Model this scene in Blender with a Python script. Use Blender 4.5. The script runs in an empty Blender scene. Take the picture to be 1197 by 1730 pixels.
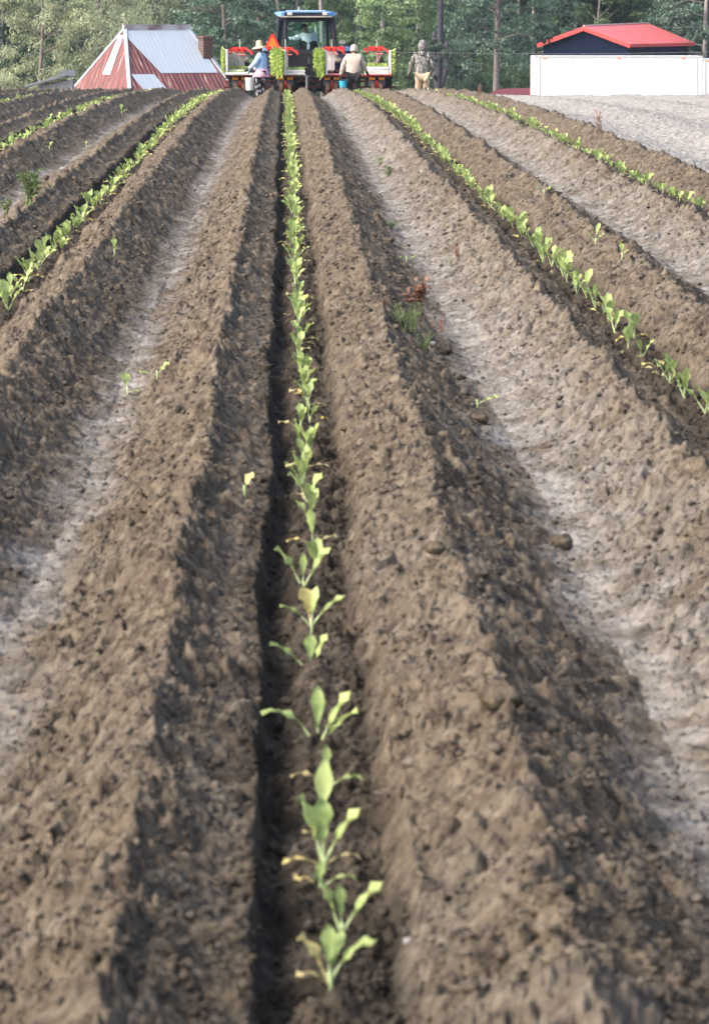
import bpy, math, random
import numpy as np
from mathutils import Vector, Matrix, Euler

random.seed(7)
RNG = np.random.default_rng(11)
SC = bpy.context.scene
COL = SC.collection
PI = math.pi
R = math.radians

# ------------------------------------------------------------------ camera
FPX = 7200.0            # focal length in pixels of the 1197 px wide photograph
CAMZ = 1.25
XV, YV = 480.0, 5.0     # where the rows' direction and eye level fall in the photograph
cam_d = bpy.data.cameras.new('camera')
cam = bpy.data.objects.new('camera', cam_d)
COL.objects.link(cam)
yaw = -math.atan((598.5 - XV) / FPX)
pitch = -math.atan((865.0 - YV) / FPX)
cam.location = (0, 0, CAMZ)
cam.rotation_euler = (PI / 2 + pitch, 0, yaw)
cam_d.sensor_fit = 'HORIZONTAL'
cam_d.sensor_width = 24.0
cam_d.lens = 24.0 * FPX / 1197.0
cam_d.clip_start = 0.5
cam_d.clip_end = 5000
cam_d.dof.use_dof = True
cam_d.dof.focus_distance = 42.0
cam_d.dof.aperture_fstop = 19.0
SC.camera = cam
CR = cam.rotation_euler.to_matrix()

# ------------------------------------------------------------------ light
SUN_EL, SUN_AZ = R(38), R(-112)          # azimuth measured from +Y (up the rows) towards +X
world = bpy.data.worlds.new('World')
SC.world = world
world.use_nodes = True
nt = world.node_tree
sky = nt.nodes.new('ShaderNodeTexSky')
sky.sky_type = 'NISHITA'
sky.sun_disc = False
sky.sun_elevation = SUN_EL
sky.sun_rotation = SUN_AZ
sky.air_density = 1.0
sky.dust_density = 5.0
sky.ozone_density = 0.6
nt.links.new(sky.outputs[0], nt.nodes['Background'].inputs[0])
nt.nodes['Background'].inputs[1].default_value = 0.15
sun_d = bpy.data.lights.new('sun', 'SUN')
sun_d.energy = 1.65
sun_d.angle = R(34)
sun_d.color = (1.0, 0.95, 0.89)
sun = bpy.data.objects.new('sun', sun_d)
COL.objects.link(sun)
sd = Vector((math.sin(SUN_AZ) * math.cos(SUN_EL), math.cos(SUN_AZ) * math.cos(SUN_EL), math.sin(SUN_EL)))
sun.rotation_euler = sd.to_track_quat('Z', 'Y').to_euler()
SC.view_settings.view_transform = 'Standard'
SC.view_settings.look = 'None'
SC.view_settings.gamma = 1
SC.view_settings.exposure = 1.14
SC.cycles.max_bounces = 6
SC.cycles.transparent_max_bounces = 16


# ------------------------------------------------------------------ helpers
def at(px, py, Y):
    """world point at forward distance Y seen at a pixel of the photograph"""
    d = CR @ Vector(((px - 598.5) / FPX, (865.0 - py) / FPX, -1.0))
    k = Y / d.y
    return Vector((d.x * k, Y, CAMZ + d.z * k))


def tag(o, label=None, cat=None, group=None, kind=None):
    if label: o['label'] = label
    if cat: o['category'] = cat
    if group: o['group'] = group
    if kind: o['kind'] = kind
    return o


def empty(name, loc, rz=0.0, label=None, cat=None, group=None, scale=1.0):
    o = bpy.data.objects.new(name, None)
    COL.objects.link(o)
    o.location = loc
    o.rotation_euler = (0, 0, rz)
    o.scale = (scale,) * 3
    o.empty_display_size = 0.1
    return tag(o, label, cat, group)


def copy_tree(o, parent=None):
    c = o.copy()
    COL.objects.link(c)
    if parent: c.parent = parent
    for ch in list(o.children):
        copy_tree(ch, c)
    return c


def link_mesh(name, me, parent=None, loc=None):
    o = bpy.data.objects.new(name, me)
    COL.objects.link(o)
    if parent: o.parent = parent
    if loc is not None: o.location = loc
    return o


class MB:
    def __init__(s):
        s.v, s.f, s.m = [], [], []

    def add(s, vs, fs, mi=0):
        b = len(s.v)
        s.v += [tuple(v) for v in vs]
        s.f += [tuple(b + i for i in f) for f in fs]
        s.m += [mi] * len(fs)

    def box(s, c, size, rot=None, mi=0, bev=0.0):
        hx, hy, hz = size[0] / 2, size[1] / 2, size[2] / 2
        M = rot if rot is not None else Matrix.Identity(3)
        c = Vector(c)
        if bev > 0:
            # chamfered vertical + horizontal edges: three nested rings
            b = min(bev, hx * .9, hy * .9, hz * .9)
            def ring(x, y, z):
                return [(-x + b, -y, z), (x - b, -y, z), (x, -y + b, z), (x, y - b, z), (x - b, y, z), (-x + b, y, z), (-x, y - b, z), (-x, -y + b, z)]
            rings = [ring(hx - b, hy - b, -hz), ring(hx, hy, -hz + b), ring(hx, hy, hz - b), ring(hx - b, hy - b, hz)]
            vs = [c + M @ Vector(p) for r_ in rings for p in r_]
            fs = [tuple(range(7, -1, -1)), tuple(range(24, 32))]
            for k in range(3):
                for i in range(8):
                    j = (i + 1) % 8
                    fs.append((k * 8 + i, k * 8 + j, k * 8 + 8 + j, k * 8 + 8 + i))
            s.add(vs, fs, mi)
            return s
        vs = [c + M @ Vector((x, y, z)) for z in (-hz, hz) for x, y in ((-hx, -hy), (hx, -hy), (hx, hy), (-hx, hy))]
        s.add(vs, [(3, 2, 1, 0), (4, 5, 6, 7), (0, 1, 5, 4), (1, 2, 6, 5), (2, 3, 7, 6), (3, 0, 4, 7)], mi)
        return s

    def bar(s, a, b, w, h=None, mi=0):
        a, b = Vector(a), Vector(b)
        h = h or w
        z = (b - a)
        L = z.length
        q = z.to_track_quat('Z', 'Y').to_matrix()
        return s.box((a + b) / 2, (w, h, L), q, mi)

    def tube(s, pts, rad, n=8, mi=0, cap=True):
        pts = [Vector(p) for p in pts]
        if not hasattr(rad, '__len__'): rad = [rad] * len(pts)
        vs, fs = [], []
        up = Vector((0.13, 0.31, 0.94)).normalized()
        for i, p in enumerate(pts):
            d = (pts[min(i + 1, len(pts) - 1)] - pts[max(i - 1, 0)]).normalized()
            a = d.cross(up)
            if a.length < .05: a = d.cross(Vector((1, 0, 0)))
            a.normalize()
            b = d.cross(a)
            for k in range(n):
                t = 2 * PI * k / n
                vs.append(p + (a * math.cos(t) + b * math.sin(t)) * rad[i])
        for i in range(len(pts) - 1):
            for k in range(n):
                k2 = (k + 1) % n
                fs.append((i * n + k, (i + 1) * n + k, (i + 1) * n + k2, i * n + k2))
        if cap:
            fs.append(tuple(range(n)))
            fs.append(tuple((len(pts) - 1) * n + k for k in reversed(range(n))))
        s.add(vs, fs, mi)
        return s

    def lathe(s, prof, c, axis='Z', n=16, mi=0, rot=None):
        """prof: list of (radius, height) along the axis"""
        c = Vector(c)
        vs, fs = [], []
        for r_, h in prof:
            for k in range(n):
                t = 2 * PI * k / n
                p = Vector((r_ * math.cos(t), r_ * math.sin(t), h))
                if axis == 'X': p = Vector((h, p.x, p.y))
                if axis == 'Y': p = Vector((p.y, h, p.x))
                if rot is not None: p = rot @ p
                vs.append(c + p)
        for i in range(len(prof) - 1):
            for k in range(n):
                k2 = (k + 1) % n
                fs.append((i * n + k, i * n + k2, (i + 1) * n + k2, (i + 1) * n + k))
        fs.append(tuple(reversed(range(n))))
        fs.append(tuple((len(prof) - 1) * n + k for k in range(n)))
        s.add(vs, fs, mi)
        return s

    def prism(s, poly, d, mi=0):
        """planar polygon (3-D points) given thickness by the vector d"""
        d = Vector(d)
        poly = [Vector(p) for p in poly]
        n = len(poly)
        vs = poly + [p + d for p in poly]
        fs = [tuple(reversed(range(n))), tuple(range(n, 2 * n))]
        for i in range(n):
            j = (i + 1) % n
            fs.append((i, j, n + j, n + i))
        s.add(vs, fs, mi)
        return s

    def build(s, name, mat, parent=None, loc=None, smooth=False):
        me = bpy.data.meshes.new(name)
        me.from_pydata(s.v, [], s.f)
        for m in (mat if isinstance(mat, (list, tuple)) else [mat]):
            me.materials.append(m)
        if any(s.m):
            me.polygons.foreach_set('material_index', s.m)
        if smooth:
            me.polygons.foreach_set('use_smooth', [True] * len(s.f))
        me.update()
        return link_mesh(name, me, parent, loc)


# ---- numpy noise
def _h(ix, iy, seed):
    a = (ix.astype(np.int64) * 374761393 + iy.astype(np.int64) * 668265263 + seed * 974634777) & 0xffffffff
    a = ((a ^ (a >> 13)) * 1274126177) & 0xffffffff
    a = ((a ^ (a >> 16)) * 2246822519) & 0xffffffff
    a = a ^ (a >> 15)
    return (a & 0xffffff).astype(np.float32) / np.float32(0xffffff)


def vnoise(x, y, seed=0):
    ix, iy = np.floor(x), np.floor(y)
    fx, fy = (x - ix).astype(np.float32), (y - iy).astype(np.float32)
    ux, uy = fx * fx * fx * (fx * (fx * 6 - 15) + 10), fy * fy * fy * (fy * (fy * 6 - 15) + 10)
    def g(dx, dy):
        t = _h(ix + dx, iy + dy, seed) * np.float32(2 * PI)
        return np.cos(t) * (fx - dx) + np.sin(t) * (fy - dy)
    a, b, c, d = g(0, 0), g(1, 0), g(0, 1), g(1, 1)
    return 1.5 * (a + (b - a) * ux + (c - a) * uy + (a - b - c + d) * ux * uy)


def worley(x, y, seed=0):
    ix, iy = np.floor(x), np.floor(y)
    best = np.full(x.shape, 9.0, np.float32)
    rnd = np.zeros(x.shape, np.float32)
    for dx in (-1, 0, 1):
        for dy in (-1, 0, 1):
            cx, cy = ix + dx, iy + dy
            px = cx + _h(cx, cy, seed) - x
            py = cy + _h(cx, cy, seed + 17) - y
            d = (px * px + py * py).astype(np.float32)
            m = d < best
            best = np.where(m, d, best)
            rnd = np.where(m, _h(cx, cy, seed + 31), rnd)
    return np.sqrt(best), rnd


# ------------------------------------------------------------------ the lie of the land
P = 1.22                 # row spacing
X0 = 0.056               # middle row
ROWS = (-4, -3, -2, -1, 0, 1, 2)
EDGE = X0 + 2 * P + 0.50  # right of this: older, paler, unplanted ground

PU = [-.61, -.54, -.46, -.38, -.295, -.265, -.235, -.17, -.135, -.105, -.092, -.07, -.03, .0, .05, .085, .105, .125, .17, .22, .265, .295, .325, .43, .52, .61]
PZ = [-.035, -.03, .0, .048, .108, .128, .092, .058, .05, .046, -.016, -.034, -.006, .0, -.014, -.022, .010, .048, .074, .098, .118, .134, .108, .038, -.014, -.035]


def drop(Y):
    Y = np.asarray(Y, float)
    a = 0.00027
    d1 = a * np.clip(Y - 38, 0, 87) ** 2
    d2 = 0.0437 * np.clip(Y - 125, 0, 70)
    return d1 + d2          # about 5.1 m at 195 m


def rowparts(X, Y):
    Xw = X + .020 * vnoise(Y * .5, Y * 0 + 3.3, 5) + .008 * vnoise(Y * 2.1, X * 0.7, 6)
    k = np.round((Xw - X0) / P)
    u = Xw - X0 - k * P
    return k, u


def height(X, Y, dx=None):
    X = np.asarray(X, float); Y = np.asarray(Y, float)
    if dx is None: dx = np.full(X.shape, .002)
    k, u = rowparts(X, Y)
    side = np.abs(u)
    crest = np.exp(-((side - .27) / .09) ** 2)
    z = np.interp(u + .010 * vnoise(Y * 9, X * 9, 8) * (side > .12) + .006 * vnoise(Y * 22, X * 22, 9), PU, PZ)
    z = z * (1 + .20 * vnoise(Y * .8, k * 7.7 + np.sign(u) * 2, 4))
    z = z + crest * (.024 * vnoise(Y * 3, k * 3.1 + np.sign(u), 12) + .012 * vnoise(X * 12, Y * 9, 13))
    # pale field to the right
    old = np.clip((X - EDGE) / .12, 0, 1)
    old = old * old * (3 - 2 * old)
    zo = .035 * np.cos((X - EDGE) * 2 * PI / 1.15) - .015 + .02 * vnoise(X * 1.3, Y * .3, 21)
    z = z * (1 - old) + zo * old
    # roughness: valleys are packed and smoother, flanks and crests are crumbly
    valley = np.clip((side - .47) / .1, 0, 1) * (1 - old)
    rough = 1.0 - .72 * valley - .45 * old
    rough = rough * (1 - .35 * np.exp(-((u + .13) / .06) ** 2) * (1 - old))
    for i, (wl, am) in enumerate(((.31, .010), (.14, .011), (.071, .0095), (.037, .0068), (.019, .0042), (.010, .0024))):
        att = np.clip(wl / (2.2 * dx), 0, 1) ** 1.5
        n = vnoise(X / wl + i * 13.7, Y / wl, 30 + i)
        if i in (1, 2, 3): n = .55 - 1.6 * np.abs(n)      # billowy, crumbly
        z = z + am * n * rough * att
    for i, (cell, depth, keep) in enumerate(((.16, .026, .35), (.070, .026, .55), (.034, .018, .65), (.017, .008, .6))):
        att = np.clip(cell / (2.2 * dx), 0, 1)
        wx = X + .35 * cell * vnoise(X / cell * 1.7, Y / cell * 1.7, 44 + i)
        d, r_ = worley(wx / cell, Y / cell * .9, 50 + i)
        rad = .20 + .22 * r_
        pit = np.clip(1 - d / rad, 0, 1)
        pit = pit * pit * (3 - 2 * pit)
        z = z - depth * pit * (r_ < keep) * (.25 + .75 * rough) * att * (1 - .6 * valley)
        bump = np.clip(1 - (d / (rad * 1.25)) ** 2, 0, 1)
        z = z + depth * .62 * np.sqrt(bump) * (r_ > .80) * (rough ** .5) * att
    for i, (cell, am) in enumerate(((.095, .012), (.045, .0125), (.022, .0085))):
        att = np.clip(cell / (2.4 * dx), 0, 1)
        wx = X + .30 * cell * vnoise(X / cell * 1.3, Y / cell * 1.3, 84 + i)
        wy = Y + .30 * cell * vnoise(X / cell * 1.3, Y / cell * 1.3, 94 + i)
        d, r_ = worley(wx / cell, wy / cell, 90 + i)
        msk = np.clip(.55 + .9 * vnoise(X * 2.3, Y * 1.7, 100 + i), .15, 1)
        z = z + am * (.55 - d * d * 1.3) * (.5 + r_) * msk * att * (.2 + .8 * rough)
    # tyre lug marks pressed into the valleys
    lug = np.clip((side - .42) / .08, 0, 1) * (1 - old)
    ph = (Y + .9 * np.abs(side - .61) + .05 * vnoise(X * 7, Y * 3, 61)) * 2 * PI / .11
    patch = np.clip(.55 + 1.1 * vnoise(Y * .55, k * 5.5, 62), 0, 1)
    z = z + lug * patch * .008 * np.tanh(1.2 * np.sin(ph)) * np.clip(.16 / (2.2 * dx), 0, 1)
    # broken plates and cracks in the crust, a few big clods
    cm = np.clip(1.6 * vnoise(X * 1.9, Y * 1.1, 131) - .15, 0, 1) * rough
    ck = np.abs(vnoise(X / .11 + .6 * vnoise(X * 14, Y * 14, 132), Y / .13, 133))
    z = z - .020 * np.clip(1 - ck / .09, 0, 1) * cm * np.clip(.05 / (2.2 * dx), 0, 1)
    d, r_ = worley(X / .21 + .25 * vnoise(X * 16, Y * 16, 134), Y / .21 + .25 * vnoise(X * 16 + 5, Y * 16, 135), 136)
    z = z + .030 * np.clip(1.5 * (1 - d / (.14 + .16 * r_)), 0, 1) ** .7 * (r_ > .80) * rough
    z = z - .012
    fade = np.clip((135 - Y) / 15, 0, 1)
    return z * fade - drop(Y)


def dryness(X, Y):
    """where the surface is pale, dry, packed sand rather than turned brown soil"""
    k, u = rowparts(X, Y)
    side = np.abs(u)
    w = .10 + .05 * vnoise(Y * .35, k * 2.2, 71) + .04 * vnoise(Y * 2.1, X * 3, 72)
    v = np.clip(1.15 - (.61 - side) / w, 0, 1)
    wide = np.where(u < 0, 1, 0) * np.where(np.round((X - X0) / P) >= 1, 1, 0)
    v2 = wide * np.clip(1.05 - (.61 - side) / (.40 + .10 * vnoise(Y * .9, X * 3, 73)), 0, 1) * .85
    d = np.maximum(v * (1 - .45 * np.clip(1.8 * vnoise(X * 7, Y * 3.2, 79), 0, 1)) * np.clip(.75 + .9 * vnoise(Y * .9, k * 4.4 + X, 78), .25, 1), v2) * (.62 + .6 * vnoise(X * 9, Y * 5, 74)) + .10 * vnoise(X * 3, Y * 1.3, 75)
    old = np.clip((X - EDGE - .03 + .05 * vnoise(X * 8, Y * 2, 76)) / .1, 0, 1)
    d = np.maximum(d, old * (.95 + .2 * vnoise(X * 2.5, Y * .8, 77)))
    return np.clip(d, 0, 1)


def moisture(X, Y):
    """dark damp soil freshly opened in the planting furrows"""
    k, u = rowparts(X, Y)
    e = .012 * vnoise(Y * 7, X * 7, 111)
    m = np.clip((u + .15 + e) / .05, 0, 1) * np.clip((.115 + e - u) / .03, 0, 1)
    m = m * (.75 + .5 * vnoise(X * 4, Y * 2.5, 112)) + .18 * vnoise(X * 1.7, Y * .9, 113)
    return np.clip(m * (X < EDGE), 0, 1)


def gz(x, y):
    return float(height(np.array([x]), np.array([y]))[0])


def ground_px(px, py):
    """the ground point seen at a photo pixel"""
    Ys = np.concatenate([np.arange(5, 30, .01), np.arange(30, 125, .04)])
    d = CR @ Vector(((px - 598.5) / FPX, (865.0 - py) / FPX, -1.0))
    Xs, Zs = d.x / d.y * Ys, CAMZ + d.z / d.y * Ys
    h = height(Xs, Ys)
    i = int(np.argmax(h >= Zs))
    return Vector((Xs[i], Ys[i], h[i]))


# ------------------------------------------------------------------ materials
def new_mat(name):
    m = bpy.data.materials.new(name)
    m.use_nodes = True
    n = m.node_tree.nodes
    return m, n, m.node_tree.links, n['Principled BSDF']


def mat(name, col, rough=.6, metal=0.0, var=.12, scale=8.0, bump=0.0, col2=None, dirt=0.0):
    m, n, l, b = new_mat(name)
    tc = n.new('ShaderNodeTexCoord')
    no = n.new('ShaderNodeTexNoise')
    no.inputs['Scale'].default_value = scale
    no.inputs['Detail'].default_value = 6
    l.new(tc.outputs['Object'], no.inputs['Vector'])
    ra = n.new('ShaderNodeValToRGB')
    ra.color_ramp.elements[0].position = .3
    ra.color_ramp.elements[1].position = .7
    c2 = col2 or tuple(min(1, c * (1 + var)) for c in col)
    c1 = tuple(c * (1 - var) for c in col)
    ra.color_ramp.elements[0].color = (*c1, 1)
    ra.color_ramp.elements[1].color = (*c2, 1)
    l.new(no.outputs['Fac'], ra.inputs[0])
    l.new(ra.outputs[0], b.inputs['Base Color'])
    b.inputs['Roughness'].default_value = rough
    b.inputs['Metallic'].default_value = metal
    if bump:
        bp = n.new('ShaderNodeBump')
        bp.inputs['Strength'].default_value = bump
        bp.inputs['Distance'].default_value = .02
        l.new(no.outputs['Fac'], bp.inputs['Height'])
        l.new(bp.outputs[0], b.inputs['Normal'])
    return m


def leaf_mat(name, c1, c2, scale=2.0, trans=.35, obj_random=.25, rough=.55):
    m, n, l, b = new_mat(name)
    out = n['Material Output']
    geo = n.new('ShaderNodeNewGeometry')
    tc = n.new('ShaderNodeTexCoord')
    no = n.new('ShaderNodeTexNoise')
    no.inputs['Scale'].default_value = scale
    no.inputs['Detail'].default_value = 3
    l.new(tc.outputs['Object'], no.inputs['Vector'])
    oi = n.new('ShaderNodeObjectInfo')
    ma = n.new('ShaderNodeMath'); ma.operation = 'MULTIPLY_ADD'
    ma.inputs[1].default_value = .45 if scale > 1.5 else .16
    l.new(geo.outputs['Random Per Island'], ma.inputs[0])
    l.new(no.outputs['Fac'], ma.inputs[2])
    ad = n.new('ShaderNodeMath'); ad.operation = 'MULTIPLY_ADD'
    ad.inputs[1].default_value = obj_random
    l.new(oi.outputs['Random'], ad.inputs[0])
    l.new(ma.outputs[0], ad.inputs[2])
    ra = n.new('ShaderNodeValToRGB')
    ra.color_ramp.elements[0].position = .35 if scale > 1.5 else .42
    ra.color_ramp.elements[1].position = 1.05 if scale > 1.5 else .80
    ra.color_ramp.elements[0].color = (*c1, 1)
    ra.color_ramp.elements[1].color = (*c2, 1)
    l.new(ad.outputs[0], ra.inputs[0])
    l.new(ra.outputs[0], b.inputs['Base Color'])
    b.inputs['Roughness'].default_value = rough
    tr = n.new('ShaderNodeBsdfTranslucent')
    l.new(ra.outputs[0], tr.inputs[0])
    mx = n.new('ShaderNodeMixShader')
    mx.inputs[0].default_value = trans
    l.new(b.outputs[0], mx.inputs[1]); l.new(tr.outputs[0], mx.inputs[2])
    l.new(mx.outputs[0], out.inputs[0])
    return m


def soil_mat():
    m, n, l, b = new_mat('turned_soil')
    tc = n.new('ShaderNodeTexCoord')
    at_ = n.new('ShaderNodeAttribute'); at_.attribute_name = 'dryness'
    def noise(scale, detail=6, sc=(1, 1, 1)):
        mp = n.new('ShaderNodeMapping'); mp.inputs['Scale'].default_value = sc
        l.new(tc.outputs['Object'], mp.inputs[0])
        no = n.new('ShaderNodeTexNoise')
        no.inputs['Scale'].default_value = scale
        no.inputs['Detail'].default_value = detail
        no.inputs['Roughness'].default_value = .65
        l.new(mp.outputs[0], no.inputs['Vector'])
        return no
    n1, n2, n3 = noise(1.7, 5), noise(22, 8), noise(130, 4)
    r1 = n.new('ShaderNodeValToRGB')
    e = r1.color_ramp.elements
    e[0].position, e[0].color = .30, (.036, .028, .022, 1)
    e[1].position, e[1].color = .72, (.245, .206, .154, 1)
    x = e.new(.5); x.color = (.130, .104, .078, 1)
    l.new(n2.outputs['Fac'], r1.inputs[0])
    r2 = n.new('ShaderNodeValToRGB')
    e = r2.color_ramp.elements
    e[0].position, e[0].color = .3, (.185, .172, .158, 1)
    e[1].position, e[1].color = .7, (.46, .445, .425, 1)
    l.new(n2.outputs['Fac'], r2.inputs[0])
    mx = n.new('ShaderNodeMix'); mx.data_type = 'RGBA'
    l.new(r1.outputs[0], mx.inputs[6]); l.new(r2.outputs[0], mx.inputs[7])
    fa = n.new('ShaderNodeMath'); fa.operation = 'MULTIPLY_ADD'; fa.use_clamp = True
    ns = n.new('ShaderNodeMath'); ns.operation = 'SUBTRACT'; ns.inputs[1].default_value = .5
    l.new(n1.outputs['Fac'], ns.inputs[0])
    fa.inputs[1].default_value = .5
    l.new(ns.outputs[0], fa.inputs[0]); l.new(at_.outputs['Fac'], fa.inputs[2])
    l.new(fa.outputs[0], mx.inputs[0])
    # pale grains and straw bits
    r3 = n.new('ShaderNodeValToRGB')
    e = r3.color_ramp.elements
    e[0].position, e[0].color = .66, (0, 0, 0, 1)
    e[1].position, e[1].color = .76, (1, 1, 1, 1)
    l.new(n3.outputs['Fac'], r3.inputs[0])
    mx2 = n.new('ShaderNodeMix'); mx2.data_type = 'RGBA'
    l.new(r3.outputs[0], mx2.inputs[0]); l.new(mx.outputs[2], mx2.inputs[6])
    mx2.inputs[7].default_value = (.38, .33, .26, 1)
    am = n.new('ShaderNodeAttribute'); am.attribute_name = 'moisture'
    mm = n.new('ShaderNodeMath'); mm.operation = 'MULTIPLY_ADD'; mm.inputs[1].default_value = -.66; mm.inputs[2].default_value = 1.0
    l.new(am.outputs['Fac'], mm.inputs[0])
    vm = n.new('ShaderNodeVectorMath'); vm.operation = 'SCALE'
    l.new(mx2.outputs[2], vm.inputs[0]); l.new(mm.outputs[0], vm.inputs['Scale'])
    l.new(vm.outputs[0], b.inputs['Base Color'])
    b.inputs['Roughness'].default_value = .95
    b.inputs['Specular IOR Level'].default_value = .15
    bp = n.new('ShaderNodeBump'); bp.inputs['Strength'].default_value = .85; bp.inputs['Distance'].default_value = .014
    n4 = noise(85, 10)
    l.new(n4.outputs['Fac'], bp.inputs['Height'])
    l.new(bp.outputs[0], b.inputs['Normal'])
    return m


M = {
    'soil': soil_mat(),
    'white': mat('white_paint', (.80, .80, .80), .45, var=.04, scale=3),
    'styro': mat('white_foam', (.78, .78, .76), .8, var=.08, scale=14),
    'red': mat('red_paint', (.55, .03, .025), .45, var=.15),
    'dullred': mat('worn_red_paint', (.26, .022, .02), .55, var=.3),
    'redfade': mat('faded_red_paint', (.70, .22, .20), .6, var=.2),
    'blue': mat('light_blue_paint', (.14, .30, .56), .35, var=.06),
    'navy': mat('dark_blue_paint', (.003, .005, .020), .7, var=.2),
    'black': mat('black_paint', (.006, .006, .010), .8, var=.3),
    'rubber': mat('rubber', (.028, .03, .038), .8, var=.3, scale=20),
    'steel': mat('grey_steel', (.32, .33, .35), .45, .5, var=.15),
    'greybox': mat('grey_box', (.10, .11, .13), .6, var=.2, scale=5),
    'wood': mat('weathered_board', (.40, .39, .39), .85, var=.35, scale=18, bump=.3),
    'orange': mat('orange_plastic', (.80, .34, .04), .5, var=.12),
    'sign_o': mat('fluorescent_orange', (.95, .20, .02), .5, var=.03),
    'sign_r': mat('red_reflective', (.75, .03, .03), .4, var=.05),
    'rust': mat('rusty_steel', (.10, .055, .04), .85, var=.4, scale=12),
    'skin': mat('skin', (.22, .12, .08), .6, var=.08),
    'bluecloth': mat('light_blue_cloth', (.38, .56, .82), .9, var=.10, scale=9, bump=.4),
    'whitecloth': mat('white_cloth', (.72, .74, .84), .9, var=.06, scale=6, bump=.4),
    'pink': mat('pink_cloth', (.72, .42, .58), .9, var=.10, scale=9),
    'tan': mat('tan_fleece', (.47, .40, .35), .95, var=.12, scale=14, bump=.4),
    'beige': mat('beige_knit', (.52, .48, .43), .95, var=.10, scale=40, bump=.4),
    'blackcloth': mat('black_cloth', (.012, .012, .014), .9, var=.3, scale=9),
    'khaki': mat('khaki_cloth', (.56, .42, .29), .9, var=.12, scale=7, bump=.4),
    'denim': mat('faded_denim', (.26, .30, .42), .9, var=.18, scale=14),
    'navycloth': mat('navy_cloth', (.02, .025, .06), .9, var=.3),
    'straw': mat('straw', (.58, .46, .32), .85, var=.15, scale=60, bump=.3),
    'bucketw': mat('white_bucket_plastic', (.70, .71, .68), .4, var=.05),
    'bucketb': mat('blue_bucket_plastic', (.03, .38, .62), .4, var=.12, scale=20),
    'boot': mat('boot_leather', (.05, .045, .045), .8, var=.4),
    'barnwall': None,
    'brick': None,
    'bark': mat('bark', (.20, .17, .165), .95, var=.35, scale=6, bump=.8),
    'barkpale': mat('pale_bark', (.34, .30, .29), .95, var=.3, scale=6, bump=.8),
    'barkdark': mat('dark_ivy_bark', (.055, .05, .07), .95, var=.4, scale=5, bump=.8),
    'gravel': mat('pale_gravel', (.30, .28, .27), .95, var=.2, scale=3, bump=.5),
    'leaf': leaf_mat('seedling_leaf', (.13, .25, .055), (.48, .59, .22), 30, .35, .3),
    'petiole': mat('leaf_stalk', (.42, .52, .26), .6, var=.2, scale=30),
    'yellow': leaf_mat('yellowed_leaf', (.52, .38, .07), (.80, .70, .30), 30, .3, .2),
    'drab': leaf_mat('wilted_leaf', (.42, .30, .14), (.62, .55, .28), 30, .3, .2),
    'weed': leaf_mat('weed_leaf', (.09, .15, .05), (.22, .30, .12), 20, .3, .2),
    'redweed': leaf_mat('dry_red_weed', (.26, .13, .09), (.42, .25, .18), 20, .3, .1),
    'tray_leaf': leaf_mat('tray_seedling_leaf', (.16, .32, .04), (.62, .72, .26), 12, .35, .1),
    't_olive': leaf_mat('olive_foliage', (.07, .11, .07), (.66, .72, .46), .8, .3, .1),
    't_dark': leaf_mat('dark_foliage', (.012, .032, .028), (.14, .22, .15), .9, .25, .1),
    't_pine': leaf_mat('pine_needles', (.014, .038, .034), (.19, .31, .22), .9, .2, .1),
    't_light': leaf_mat('fresh_green_foliage', (.05, .11, .06), (.38, .52, .27), .8, .35, .1),
}


def camo_mat():
    m, n, l, b = new_mat('camouflage_cloth')
    tc = n.new('ShaderNodeTexCoord')
    mp = n.new('ShaderNodeMapping'); mp.inputs['Scale'].default_value = (1.8, 1.8, .55)
    l.new(tc.outputs['Object'], mp.inputs[0])
    no = n.new('ShaderNodeTexNoise'); no.inputs['Scale'].default_value = 13; no.inputs['Detail'].default_value = 3
    no.inputs['Distortion'].default_value = 1.2
    l.new(mp.outputs[0], no.inputs['Vector'])
    ra = n.new('ShaderNodeValToRGB'); ra.color_ramp.interpolation = 'CONSTANT'
    e = ra.color_ramp.elements
    e[0].position, e[0].color = 0, (.02, .018, .02, 1)
    e[1].position, e[1].color = .43, (.11, .095, .085, 1)
    for p_, c in ((.49, (.28, .27, .26)), (.55, (.06, .06, .05)), (.585, (.50, .50, .50)), (.66, (.17, .14, .11))):
        x = e.new(p_); x.color = (*c, 1)
    l.new(no.outputs['Fac'], ra.inputs[0]); l.new(ra.outputs[0], b.inputs['Base Color'])
    b.inputs['Roughness'].default_value = .9
    return m


def floral_mat(name, dark, lightc, sc, th=.62):
    m, n, l, b = new_mat(name)
    tc = n.new('ShaderNodeTexCoord')
    vo = n.new('ShaderNodeTexVoronoi'); vo.inputs['Scale'].default_value = sc
    no = n.new('ShaderNodeTexNoise'); no.inputs['Scale'].default_value = sc * .9
    l.new(tc.outputs['Object'], vo.inputs['Vector']); l.new(tc.outputs['Object'], no.inputs['Vector'])
    ra = n.new('ShaderNodeValToRGB'); ra.color_ramp.interpolation = 'CONSTANT'
    e = ra.color_ramp.elements
    e[0].color = (*lightc, 1); e[1].position = 1 - th; e[1].color = (*dark, 1)
    l.new(vo.outputs['Distance'], ra.inputs[0]); l.new(ra.outputs[0], b.inputs['Base Color'])
    b.inputs['Roughness'].default_value = .9
    return m


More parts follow.
